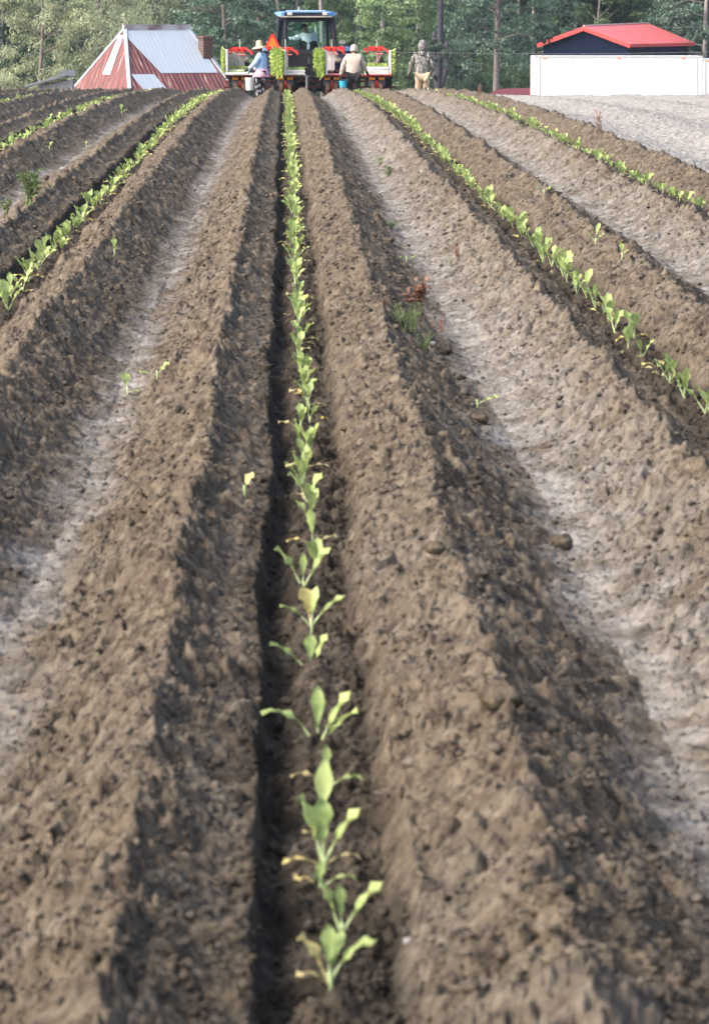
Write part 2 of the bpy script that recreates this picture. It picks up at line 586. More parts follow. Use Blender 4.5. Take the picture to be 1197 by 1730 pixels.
def plank_mat(name, col, axis=0, step=.25, rough=.7):
    """vertical boards or ribs: thin dark joints at a fixed step along one axis"""
    m, n, l, b = new_mat(name)
    tc = n.new('ShaderNodeTexCoord'); sp = n.new('ShaderNodeSeparateXYZ')
    l.new(tc.outputs['Object'], sp.inputs[0])
    dv = n.new('ShaderNodeMath'); dv.operation = 'DIVIDE'; dv.inputs[1].default_value = step
    fr = n.new('ShaderNodeMath'); fr.operation = 'FRACT'
    l.new(sp.outputs[axis], dv.inputs[0]); l.new(dv.outputs[0], fr.inputs[0])
    bp = n.new('ShaderNodeBump'); bp.inputs['Strength'].default_value = 1; bp.inputs['Distance'].default_value = .03
    pk = n.new('ShaderNodeMath'); pk.operation = 'PINGPONG'; pk.inputs[1].default_value = .5
    l.new(fr.outputs[0], pk.inputs[0])
    gt = n.new('ShaderNodeMath'); gt.operation = 'MINIMUM'; gt.inputs[1].default_value = .12
    l.new(pk.outputs[0], gt.inputs[0]); l.new(gt.outputs[0], bp.inputs['Height']); l.new(bp.outputs[0], b.inputs['Normal'])
    no = n.new('ShaderNodeTexNoise'); no.inputs['Scale'].default_value = 3; no.inputs['Detail'].default_value = 6
    mp = n.new('ShaderNodeMapping'); mp.inputs['Scale'].default_value = (2, 2, .3)
    l.new(tc.outputs['Object'], mp.inputs[0]); l.new(mp.outputs[0], no.inputs['Vector'])
    mx = n.new('ShaderNodeMix'); mx.data_type = 'RGBA'
    l.new(no.outputs['Fac'], mx.inputs[0])
    mx.inputs[6].default_value = (*[c * .7 for c in col], 1); mx.inputs[7].default_value = (*[min(1, c * 1.3) for c in col], 1)
    l.new(mx.outputs[2], b.inputs['Base Color'])
    b.inputs['Roughness'].default_value = .95
    b.inputs['Specular IOR Level'].default_value = .1
    return m


def tin_mat(name, rust, axis=0):
    """ribbed roofing sheet with rust streaks running down the slope"""
    m, n, l, b = new_mat(name)
    tc = n.new('ShaderNodeTexCoord')
    uvm = n.new('ShaderNodeUVMap')
    mp = n.new('ShaderNodeMapping'); mp.inputs['Scale'].default_value = (2.6, .32, 1)
    l.new(uvm.outputs[0], mp.inputs[0])
    no = n.new('ShaderNodeTexNoise'); no.inputs['Scale'].default_value = 2.1; no.inputs['Detail'].default_value = 5
    no.inputs['Roughness'].default_value = .62
    l.new(mp.outputs[0], no.inputs['Vector'])
    ra = n.new('ShaderNodeValToRGB')
    e = ra.color_ramp.elements
    if rust:
        e[0].position, e[0].color = .38, (.10, .035, .042, 1)
        e[1].position, e[1].color = .68, (.62, .52, .50, 1)
        x = e.new(.56); x.color = (.20, .07, .065, 1)
        x = e.new(.625); x.color = (.30, .11, .09, 1)
    else:
        e[0].position, e[0].color = .0, (.38, .44, .52, 1)
        e[1].position, e[1].color = 1.0, (.47, .53, .60, 1)
    l.new(no.outputs['Fac'], ra.inputs[0])
    l.new(ra.outputs[0], b.inputs['Base Color'])
    b.inputs['Roughness'].default_value = .6 if rust else .45
    sp = n.new('ShaderNodeSeparateXYZ'); l.new(uvm.outputs[0], sp.inputs[0])
    ml = n.new('ShaderNodeMath'); ml.operation = 'MULTIPLY'; ml.inputs[1].default_value = 2 * PI / .22
    si = n.new('ShaderNodeMath'); si.operation = 'SINE'
    l.new(sp.outputs[0], ml.inputs[0]); l.new(ml.outputs[0], si.inputs[0])
    bp = n.new('ShaderNodeBump'); bp.inputs['Strength'].default_value = .7 if rust else .10; bp.inputs['Distance'].default_value = .02
    l.new(si.outputs[0], bp.inputs['Height']); l.new(bp.outputs[0], b.inputs['Normal'])
    return m


def brick_mat():
    m, n, l, b = new_mat('brick')
    tc = n.new('ShaderNodeTexCoord')
    br = n.new('ShaderNodeTexBrick')
    mp = n.new('ShaderNodeMapping'); mp.inputs['Rotation'].default_value = (PI / 2, 0, 0)
    l.new(tc.outputs['Object'], mp.inputs[0]); l.new(mp.outputs[0], br.inputs['Vector'])
    br.inputs['Scale'].default_value = 4
    br.inputs['Color1'].default_value = (.13, .05, .04, 1); br.inputs['Color2'].default_value = (.08, .035, .035, 1)
    br.inputs['Mortar'].default_value = (.14, .12, .11, 1)
    l.new(br.outputs[0], b.inputs['Base Color']); b.inputs['Roughness'].default_value = .9
    return m


def glass_mat():
    m, n, l, b = new_mat('cab_glass')
    b.inputs['Base Color'].default_value = (.75, .92, .90, 1)
    b.inputs['Roughness'].default_value = .02
    b.inputs['IOR'].default_value = 1.1
    b.inputs['Transmission Weight'].default_value = 1.0
    return m


M['camo'] = camo_mat()
M['floral'] = floral_mat('black_floral_cloth', (.012, .012, .02), (.70, .66, .74), 9, .62)
M['pattern'] = floral_mat('patterned_cloth', (.05, .035, .035), (.45, .33, .30), 22, .60)
M['barnwall'] = plank_mat('navy_boards', (.006, .010, .035), 0, .28)
M['redroof'] = mat('red_roof_metal', (.78, .17, .18), .5, var=.12, scale=2)
M['rust_tin'] = tin_mat('rusty_tin', True)
M['new_tin'] = tin_mat('pale_new_tin', False)
M['greytin'] = mat('grey_tin', (.10, .105, .115), .6, var=.3, scale=3)
M['brick'] = brick_mat()
M['glass'] = glass_mat()
M['board'] = plank_mat('grey_board_wall', (.30, .30, .31), 0, .22)


# ------------------------------------------------------------------ the field: one sheet from the camera's feet to the horizon
def build_field():
    ys = []
    y = 2.2
    while y < 128:
        ys.append(y)
        y += max(.0008 * y if y < 14 else .0012 * y if y < 40 else .0016 * y, .003) if y >= 4.9 else .02
    while y < 2500:
        ys.append(y); y *= 1.03
    ys = np.array(ys)
    # columns: slopes X/Y, dense across the frame and wider spaced outside it
    lo, hi = (-40 - XV) / FPX, (1240 - XV) / FPX
    step = 1.55 * 1197 / 708 / FPX
    core = np.arange(lo, hi, step)
    ext = step * (1.045 ** np.arange(1, 90)); ext = np.cumsum(ext)
    t = np.concatenate([core[0] - ext[::-1], core, core[-1] + ext])
    X = ys[:, None] * t[None, :]
    Y = np.repeat(ys[:, None], len(t), 1)
    dt = np.gradient(t)
    DX = ys[:, None] * dt[None, :]
    Z = height(X, Y, DX)
    D = dryness(X, Y)
    ny, nx = X.shape
    co = np.stack([X, Y, Z], -1).reshape(-1, 3).astype(np.float32)
    i = np.arange(ny * nx).reshape(ny, nx)
    q = np.stack([i[:-1, :-1], i[:-1, 1:], i[1:, 1:], i[1:, :-1]], -1).reshape(-1)
    nf = len(q) // 4
    me = bpy.data.meshes.new('field')
    me.vertices.add(len(co)); me.vertices.foreach_set('co', co.ravel())
    me.loops.add(len(q)); me.loops.foreach_set('vertex_index', q.astype(np.int32))
    me.polygons.add(nf)
    me.polygons.foreach_set('loop_start', np.arange(0, 4 * nf, 4, dtype=np.int32))
    me.polygons.foreach_set('use_smooth', np.ones(nf, bool))
    me.update(calc_edges=True)
    a = me.attributes.new('dryness', 'FLOAT', 'POINT')
    a.data.foreach_set('value', D.ravel().astype(np.float32))
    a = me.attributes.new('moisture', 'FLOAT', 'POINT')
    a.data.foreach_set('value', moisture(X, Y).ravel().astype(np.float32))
    me.materials.append(M['soil'])
    o = link_mesh('field', me)
    tag(o, 'ploughed brown field drawn up in straight ridges and furrows with pale sandy wheel tracks', None, None, 'structure')
    print('field verts', len(co))


build_field()


# ------------------------------------------------------------------ seedlings
def leaf_geo(mb, base, yawa, elev, length, width, curl, pet=.45, mi_leaf=0, mi_pet=1, fold=.25, twist=0.0):
    pet = min(pet, .36)
    """a stalk and a spoon-shaped blade that bends over"""
    base = Vector(base)
    d = Vector((math.cos(yawa), math.sin(yawa), 0))
    side = Vector((-math.sin(yawa), math.cos(yawa), 0))
    n = 8
    pts, e, p = [], elev, base.copy()
    st = length / n
    for i in range(n + 1):
        pts.append((p.copy(), e))
        p = p + (d * math.cos(e) + Vector((0, 0, math.sin(e)))) * st
        e -= curl / n * (0.3 + 1.4 * i / n)
    k = max(1, int(round(pet * n)))
    mb.tube([q[0] for q in pts[:k + 1]], [length * .024] * k + [length * .013], 5, mi_pet, cap=False)
    wprof = {0: .18, 1: .62, 2: .98, 3: 1.0, 4: .80, 5: .45, 6: .1}
    m = n - k
    vs, fs = [], []
    for i in range(k, n + 1):
        f = (i - k) / m
        w = width * (math.sin(PI * min(1, .04 + (f ** 1.5) * .90)) ** .78)
        if i == n: w = width * .22
        if i == k: w = width * .18
        q, ee = pts[i]
        up = d * (-math.sin(ee)) + Vector((0, 0, math.cos(ee)))
        s2 = side * math.cos(twist) + up * math.sin(twist)
        wave = .22 * math.sin(i * 2.3 + yawa * 3) * width
        w *= 1 + .13 * math.sin(i * 4.1 + yawa * 5)
        vs += [q + s2 * (-w / 2) + up * (fold * w / 2 + wave), q + s2 * (-w / 4) + up * (fold * w / 8), q, q + s2 * (w / 4) + up * (fold * w / 8), q + s2 * (w / 2) + up * (fold * w / 2 - wave)]
    for i in range(m):
        for j in range(4):
            a = i * 5 + j
            fs.append((a, a + 1, a + 6, a + 5))
    mb.add(vs, fs, mi_leaf)


def rand_leaves(rnd, n=None):
    n = n or rnd.choice((3, 4, 4, 5))
    a0 = rnd.uniform(0, 2 * PI)
    out = []
    for i in range(n):
        a = a0 + i * 2.4 + rnd.uniform(-.4, .4)
        young = i / max(1, n - 1)
        L = rnd.uniform(.085, .125) * (1 - .15 * abs(young - .5))
        kind = 'leaf'
        el = R(rnd.uniform(58, 86))
        curl = rnd.uniform(.1, 1.1)
        if rnd.random() < .22:
            kind = rnd.choice(('yellow', 'yellow', 'drab')); el = R(rnd.uniform(15, 45)); curl = rnd.uniform(1.0, 2.0); L *= .8
        out.append((a, el, L, L * rnd.uniform(.26, .40), curl, kind))
    return out


def build_plant(leaves, parts, name='seedling', scale=1.0):
    """parts=True: an Empty with a child per leaf; else one mesh"""
    if parts:
        root = empty(name, (0, 0, 0))
        st = MB()
        st.tube([(0, 0, -.02), (.002, 0, .012), (0, .002, .03)], [.0038, .0034, .003], 6)
        st.build('stem', M['petiole'], root, smooth=True)
        for (a, el, L, W, cu, kd) in leaves:
            mb = MB()
            leaf_geo(mb, (0, 0, .012), a, el, L * scale, W * scale * .80, cu)
            mats = [M[kd], M['petiole'] if kd == 'leaf' else M['drab']]
            lf = mb.build('leaf', mats, root, smooth=True)
            if kd != 'leaf': lf['label'] = 'yellowed drooping leaf' if kd == 'yellow' else 'wilted brownish leaf'
        return root
    mb = MB()
    for (a, el, L, W, cu, kd) in leaves:
        leaf_geo(mb, (0, 0, 0), a, el, L * scale, W * scale, cu, mi_leaf={'leaf': 0, 'yellow': 2, 'drab': 3}[kd])
    return mb


PM = [M['leaf'], M['petiole'], M['yellow'], M['drab']]


def plant_positions():
    out = []
    rnd = random.Random(5)
    near = [5.32, 5.67, 5.97, 6.10, 6.38, 6.78, 7.15, 7.96, 8.41, 9.02, 9.42, 9.75, 10.19, 10.55, 10.9, 11.3, 11.65, 12.1]
    limits = {0: (None, 80), 1: (12.2, 82), 2: (24.5, 84), -1: (17.2, 82), -2: (34.5, 84), -3: (50, 84)}
    for k, (y0, y1) in limits.items():
        ys = list(near) if k == 0 else []
        y = ys[-1] + .34 if ys else y0
        while y < y1:
            ys.append(y)
            y += rnd.uniform(.30, .40) if k == 0 else rnd.uniform(.34, .46)
            if rnd.random() < .012: y += .35
        for yy in ys:
            x = X0 + k * P + rnd.gauss(0, .012)
            out.append((k, x, yy))
    return out


HAND = {   # the middle row's nearest plants, as the photograph shows them (leaf yaw, elevation, length, width, curl, kind)
    0: ('seedling nearest the camera, one big yellow leaf and a limp pale leaf at its left',
        [(R(160), R(62), .085, .040, .7, 'yellow'), (R(20), R(58), .10, .034, 1.5, 'leaf'), (R(95), R(78), .09, .028, .3, 'leaf'), (R(60), R(70), .085, .03, .8, 'leaf'), (R(200), R(40), .06, .022, 1.7, 'drab')]),
    1: ('second seedling from the camera, two broad green leaves forking in a V',
        [(R(165), R(66), .105, .036, .4, 'leaf'), (R(15), R(56), .105, .038, .7, 'leaf'), (R(100), R(75), .08, .02, .3, 'leaf')]),
    2: ('small curled yellow-green seedling between the forked one and a large leafy one',
        [(R(200), R(45), .055, .028, 1.6, 'yellow'), (R(10), R(40), .07, .02, 2.0, 'leaf'), (R(90), R(70), .05, .02, .4, 'leaf')]),
    3: ('large leafy seedling with two dark broad leaves and one bright right leaf',
        [(R(150), R(70), .125, .046, .5, 'leaf'), (R(100), R(80), .115, .04, .3, 'leaf'), (R(15), R(60), .115, .040, .6, 'leaf'), (R(190), R(25), .075, .020, 1.6, 'yellow'), (R(5), R(35), .07, .018, 1.9, 'drab')]),
    4: ('tall single upright leaf seedling with a pale stalk above the large leafy one',
        [(R(80), R(84), .14, .040, .25, 'leaf'), (R(200), R(40), .045, .016, 1.5, 'drab')]),
    5: ('thin seedling with curled tan leaves drooping to either side',
        [(R(170), R(45), .08, .026, 2.0, 'drab'), (R(5), R(40), .075, .028, 1.9, 'leaf'), (R(100), R(82), .085, .02, .2, 'leaf')]),
    6: ('seedling with two bright leaves on the right and a grey-green leaf arching left',
        [(R(175), R(58), .115, .032, 1.9, 'leaf'), (R(15), R(62), .105, .034, .5, 'leaf'), (R(-10), R(52), .09, .034, .7, 'leaf'), (R(90), R(80), .10, .026, .4, 'leaf')]),
    7: ('seedling with one long pale leaf lying to the left and two small upright leaves',
        [(R(175), R(42), .10, .034, .7, 'leaf'), (R(20), R(66), .085, .03, .4, 'leaf'), (R(95), R(74), .08, .03, .3, 'leaf')]),
    8: ('seedling topped by a round pale yellow leaf with browned edges',
        [(R(120), R(70), .085, .046, .5, 'yellow'), (R(15), R(48), .095, .028, .8, 'leaf'), (R(170), R(45), .08, .024, 1.1, 'leaf'), (R(60), R(74), .085, .026, .4, 'leaf')]),
    9: ('seedling with two broad leaves spread evenly like open wings',
        [(R(170), R(58), .11, .042, .5, 'leaf'), (R(10), R(58), .11, .042, .5, 'leaf'), (R(90), R(80), .08, .02, .2, 'leaf')]),
}
ROWNAME = {0: 'middle row', 1: 'near right row', 2: 'outer right row', -1: 'near left row', -2: 'outer left row', -3: 'farthest left row'}


def feature(leaves):
    ny = sum(1 for l in leaves if l[5] == 'yellow'); nd = sum(1 for l in leaves if l[5] == 'drab')
    s = {1: 'one', 2: 'two', 3: 'three', 4: 'four', 5: 'five', 6: 'six'}[len(leaves)] + '-leaved'
    if ny: s += ', yellowing'
    elif nd: s += ', part wilted'
    return s


ORD = ['nearest', 'second nearest', 'third nearest', 'fourth nearest', 'fifth nearest', 'sixth nearest', 'seventh nearest', 'eighth nearest',
       'ninth nearest', 'tenth nearest', 'eleventh nearest', 'twelfth nearest', 'thirteenth nearest', 'fourteenth nearest', 'fifteenth nearest',
       'sixteenth nearest', 'seventeenth nearest', 'eighteenth nearest', 'nineteenth nearest', 'twentieth nearest']


def plant_rows():
    pos = sorted(plant_positions(), key=lambda p: p[2])
    xs = np.array([p[1] for p in pos]); ys = np.array([p[2] for p in pos])
    zs = height(xs, ys)
    rnd = random.Random(21)
    variants = []
    for i in range(18):
        lv = rand_leaves(rnd)
        mb = build_plant(lv, False)
        o = mb.build('seedling', PM, smooth=True)
        variants.append((o.data, mb, lv))
        bpy.data.objects.remove(o)
    cnt = {}
    rest = MB()
    for i, ((k, x, y), z) in enumerate(zip(pos, zs)):
        j = cnt.get(k, 0); cnt[k] = j + 1
        z = z - .004
        if i < 300:
            parts = y < 21
            if k == 0 and j in HAND:
                label, lv = HAND[j]
                lv = [(a, min(R(86), e + R(6)), L_, W_, c, m_) for a, e, L_, W_, c, m_ in lv]
                o = build_plant(lv, True, scale={6: 1.12}.get(j, .88 if j < 6 else .98))
                o.location = (x, y, z)
                
            elif parts:
                lv = rand_leaves(rnd)
                o = build_plant(lv, True, scale=rnd.uniform(.76, .94) if k == 0 else rnd.uniform(.95, 1.15))
                o.location = (x, y, z)
                label = '%s seedling, %s in the %s' % (feature(lv), ORD[j] if j < 20 else 'farther up', ROWNAME[k])
                if j >= 20: label = 'small green seedling in the %s, past its twenty nearest' % ROWNAME[k]
            else:
                me, _, lv = rnd.choice(variants)
                o = link_mesh('seedling', me)
                o.location = (x, y, z)
                o.rotation_euler = (rnd.uniform(-.15, .15), rnd.uniform(-.15, .15), rnd.uniform(0, 6.28))
                o.scale = (rnd.uniform(.85, 1.12),) * 3
                label = 'small pale green seedling in the dense far stretch of the %s' % ROWNAME[k]
                if j < 8: label = 'small green seedling, %s in the %s' % (ORD[j], ROWNAME[k])
            tag(o, label, 'seedling', 'seedlings planted along the ' + ROWNAME[k])
        else:
            _, mb, lv = rnd.choice(variants)
            a = rnd.uniform(0, 6.28); s = rnd.uniform(.95, 1.25)
            Mt = Matrix.Translation((x, y, z)) @ Matrix.Rotation(a, 4, 'Z') @ Matrix.Scale(s, 4)
            b = len(rest.v)
            rest.v += [tuple(Mt @ Vector(v)) for v in mb.v]
            rest.f += [tuple(b + q for q in f) for f in mb.f]
            rest.m += mb.m
    o = rest.build('distant_seedlings', PM, smooth=True)
    tag(o, 'dense far ends of the green seedling rows running up to the crest', 'seedlings', None, 'stuff')


plant_rows()


# ------------------------------------------------------------------ loose seedlings, fallen leaves, weeds and clods
def place_loose(px, py, leaves, label, scale=1.0, tilt=(0, 0), name='stray_seedling', cat='seedling', group='stray seedlings dropped between the rows'):
    p = ground_px(px, py)
    o = build_plant(leaves, True, name=name, scale=scale)
    o.location = p - Vector((0, 0, .004))
    o.rotation_euler = (tilt[0], tilt[1], 0)
    tag(o, label, cat, group)
    return o


L2 = lambda a, b: [(R(a), R(60), .10, .045, .5, 'leaf'), (R(b), R(30), .07, .032, 1.0, 'leaf')]
place_loose(215, 668, [(R(110), R(72), .07, .040, .5, 'leaf'), (R(-30), R(20), .045, .025, .8, 'leaf')], 'single stray seedling with one upright leaf in the left wheel track')
place_loose(265, 640, [(R(30), R(52), .065, .032, .6, 'leaf'), (R(190), R(20), .065, .032, .5, 'leaf')], 'stray seedling lying with two oval leaves on the left bank')
place_loose(193, 432, [(R(100), R(78), .072, .034, .4, 'leaf'), (R(-60), R(60), .04, .02, .7, 'leaf')], 'stray pale seedling upright on the ridge near the left row')
place_loose(805, 690, [(R(10), R(28), .075, .036, .5, 'leaf'), (R(170), R(12), .06, .02, .6, 'yellow')], 'wilted stray seedling lying beside a clod in the right wheel track')
place_loose(686, 441, [(R(20), R(25), .06, .045, .9, 'leaf'), (R(170), R(25), .05, .04, .9, 'leaf')], 'flattened stray seedling by the right wheel track below small weeds')
place_loose(918, 328, [(R(30), R(35), .07, .05, .9, 'leaf'), (R(160), R(40), .06, .045, .9, 'leaf')], 'stray bright green seedling in the track right of the right row')
place_loose(1005, 412, [(R(60), R(70), .10, .030, .5, 'leaf'), (R(160), R(50), .075, .025, .7, 'leaf'), (R(10), R(50), .06, .025, .7, 'leaf')], 'stray forked seedling standing in the far right wheel track')
place_loose(1050, 438, [(R(95), R(72), .065, .028, .3, 'leaf'), (R(30), R(50), .045, .02, .7, 'leaf')], 'stray whitish seedling right of the forked one')
place_loose(412, 838, [(R(60), R(60), .06, .03, .6, 'yellow')], 'small yellow leaf lying left of the middle furrow', 1.0, name='fallen_leaf', cat='leaf', group=None)
place_loose(83, 252, L2(60, 170), 'stray seedling on the far left pale slope', .7)
place_loose(146, 250, L2(100, 10), 'stray seedling beside a pale far left wheel track', .7)
place_loose(205, 192, [(R(100), R(75), .11, .05, .4, 'leaf'), (R(20), R(40), .08, .04, .8, 'leaf')], 'stray upright seedling near the crest between the two left rows')


def weed(px, py, label, n, h, spread, m, name='weed', blade=.006, group=None, seed=0, leafy=False):
    p = ground_px(px, py)
    rnd = random.Random(seed + px)
    root = empty(name, p - Vector((0, 0, .01)), 0, label, 'weed', group)
    st, lf = MB(), MB()
    for i in range(n):
        a = rnd.uniform(0, 2 * PI); hh = h * rnd.uniform(.5, 1); lean = spread * rnd.uniform(.3, 1)
        b = Vector((rnd.uniform(-1, 1) * spread * .3, rnd.uniform(-1, 1) * spread * .3, 0))
        tip = b + Vector((math.cos(a) * lean, math.sin(a) * lean, hh))
        mid = (b + tip) / 2 + Vector((0, 0, hh * .12))
        st.tube([b, mid, tip], [blade * .6, blade * .45, blade * .2], 4)
        for q in range(9 if leafy else 5):
            f = rnd.uniform(.25, 1)
            c = b.lerp(tip, f) + Vector((0, 0, hh * .24 * (f * (1 - f)) * 2))
            a2 = rnd.uniform(0, 2 * PI)
            leaf_geo(lf, c, a2, rnd.uniform(0, .9), h * (.30 if leafy else .18), h * (.13 if leafy else .05), .6, .15, 0, 0)
    st.build('stem', m, root)
    lf.build('foliage', m, root, smooth=True)
    return root


weed(705, 520, 'reddish dead weed standing beside a tuft of grass in the right track', 9, .13, .04, M['redweed'], 'dead_weed', .005, 'reddish dead weeds', 1, True)
weed(745, 560, 'small reddish dead weed right of the larger one', 3, .085, .015, M['redweed'], 'dead_weed', .006, 'reddish dead weeds', 2)
weed(773, 440, 'pale tan dead weed on the bank by the right row', 5, .09, .03, M['redweed'], 'dead_weed', .006, 'reddish dead weeds', 3)
weed(1013, 226, 'tall thin reddish weed at the edge of the pale field', 5, .26, .05, M['redweed'], 'dead_weed', .006, 'reddish dead weeds', 4)
weed(690, 560, 'tuft of thin green grass beside the reddish dead weed', 20, .12, .09, M['weed'], 'grass_tuft', .003, None, 5)
weed(715, 592, 'small tuft of grass at the foot of the ridge', 10, .08, .05, M['weed'], 'grass_tuft', .003, None, 6)
weed(657, 296, 'round green weed, upper of those right of the middle row', 7, .085, .06, M['weed'], 'green_weed', .006, 'green weeds in the right track', 7, True)
weed(642, 278, 'tiny green weed just above the round one', 5, .07, .04, M['weed'], 'green_weed', .006, 'green weeds in the right track', 8, True)
weed(658, 384, 'low green weed halfway down the right track', 9, .045, .06, M['weed'], 'green_weed', .005, 'green weeds in the right track', 9, True)
weed(50, 345, 'leafy green weed clump in the far left track', 7, .20, .09, M['weed'], 'green_weed', .007, 'green weeds in the left track', 10, True)
weed(12, 362, 'low green weed at the left edge of the picture', 6, .08, .07, M['weed'], 'green_weed', .007, 'green weeds in the left track', 11, True)
weed(583, 205, 'small green weed near the crest right of the middle row', 5, .08, .06, M['weed'], 'green_weed', .006, 'green weeds in the right track', 12, True)
weed(810, 157, 'dry brown stalk on the crest of the pale field', 4, .14, .03, M['redweed'], 'dead_weed', .02, 'reddish dead weeds', 13)


def clod(px, py, r_, label, m=None, seed=0, name='soil_clod', cat='clod', squash=.7):
    p = ground_px(px, py)
    n, k = 22, 14
    vs, fs = [], []
    for i in range(k + 1):
        th = PI * i / k
        for j in range(n):
            ph = 2 * PI * j / n
            d = np.array([math.sin(th) * math.cos(ph), math.sin(th) * math.sin(ph), math.cos(th)])
            f = 1 + .28 * float(vnoise(np.array([d[0] * 1.9 + seed * 3 + d[2]]), np.array([d[1] * 1.9 + d[2] * 1.1]), seed)[0]) \
                + .22 * float(vnoise(np.array([d[0] * 5 + seed * 3 + d[2] * 2]), np.array([d[1] * 5 + d[2] * 3]), seed + 1)[0])
            vs.append((d[0] * r_ * f, d[1] * r_ * f, d[2] * r_ * f * squash))
    for i in range(k):
        for j in range(n):
            j2 = (j + 1) % n
            fs.append((i * n + j, (i + 1) * n + j, (i + 1) * n + j2, i * n + j2))
    mb = MB(); mb.add(vs, fs)
    o = mb.build(name, m or M['soil'], loc=p + Vector((0, 0, r_ * .3)), smooth=True)
    tag(o, label, cat, 'loose clods of soil' if cat == 'clod' else None)


clod(948, 925, .028, 'dark soil clod in the right wheel track, nearest of those lying there', seed=1)
clod(808, 714, .030, 'dark soil clod just below the wilted stray seedling', seed=2)
clod(343, 444, .038, 'round dark clod on the ridge left of the middle furrow', seed=3)
clod(845, 1190, .034, 'large crumbling clod on the crest of the right ridge', seed=4)
clod(735, 940, .020, 'small clod breaking off the right ridge crest', seed=5)
clod(748, 600, .035, 'lumpy clod at the foot of the ridge near the dead weeds', seed=6)
clod(690, 1598, .007, 'small pale pebble on the right bank of the middle furrow', M['gravel'], 7, 'pebble', 'pebble')
clod(731, 582, .011, 'whitish pebble beside the small dead weed', M['gravel'], 8, 'pebble', 'pebble')


# ------------------------------------------------------------------ buildings
def sheet(pts, name, m, parent, thick=.04, udir=None):
    """a flat roofing sheet with real thickness and UVs measured along / down the slope"""
    pts = [Vector(p) for p in pts]
    nrm = (pts[1] - pts[0]).cross(pts[2] - pts[0]).normalized()
    if nrm.z < 0: nrm = -nrm
    mb = MB(); mb.prism(pts, nrm * thick)
    o = mb.build(name, m, parent)
    u = (udir or (pts[1] - pts[0])).normalized()
    v = nrm.cross(u)
    uv = o.data.uv_layers.new(name='UVMap')
    for lp in o.data.loops:
        c = o.data.vertices[lp.vertex_index].co
        uv.data[lp.index].uv = (c.dot(u), c.dot(v))
    return o


def wall_prism(poly, z0, m, parent, name='wall'):
    mb = MB(); n = len(poly)
    b = [Vector((p[0], p[1], z0)) for p in poly]
    t = [Vector((p[0], p[1], p[2])) for p in poly]
    mb.add(b + t, [tuple(range(n, 2 * n))] + [(i, (i + 1) % n, n + (i + 1) % n, n + i) for i in range(n)])
    return mb.build(name, m, parent)


GB = -5.1    # ground level beyond the crest


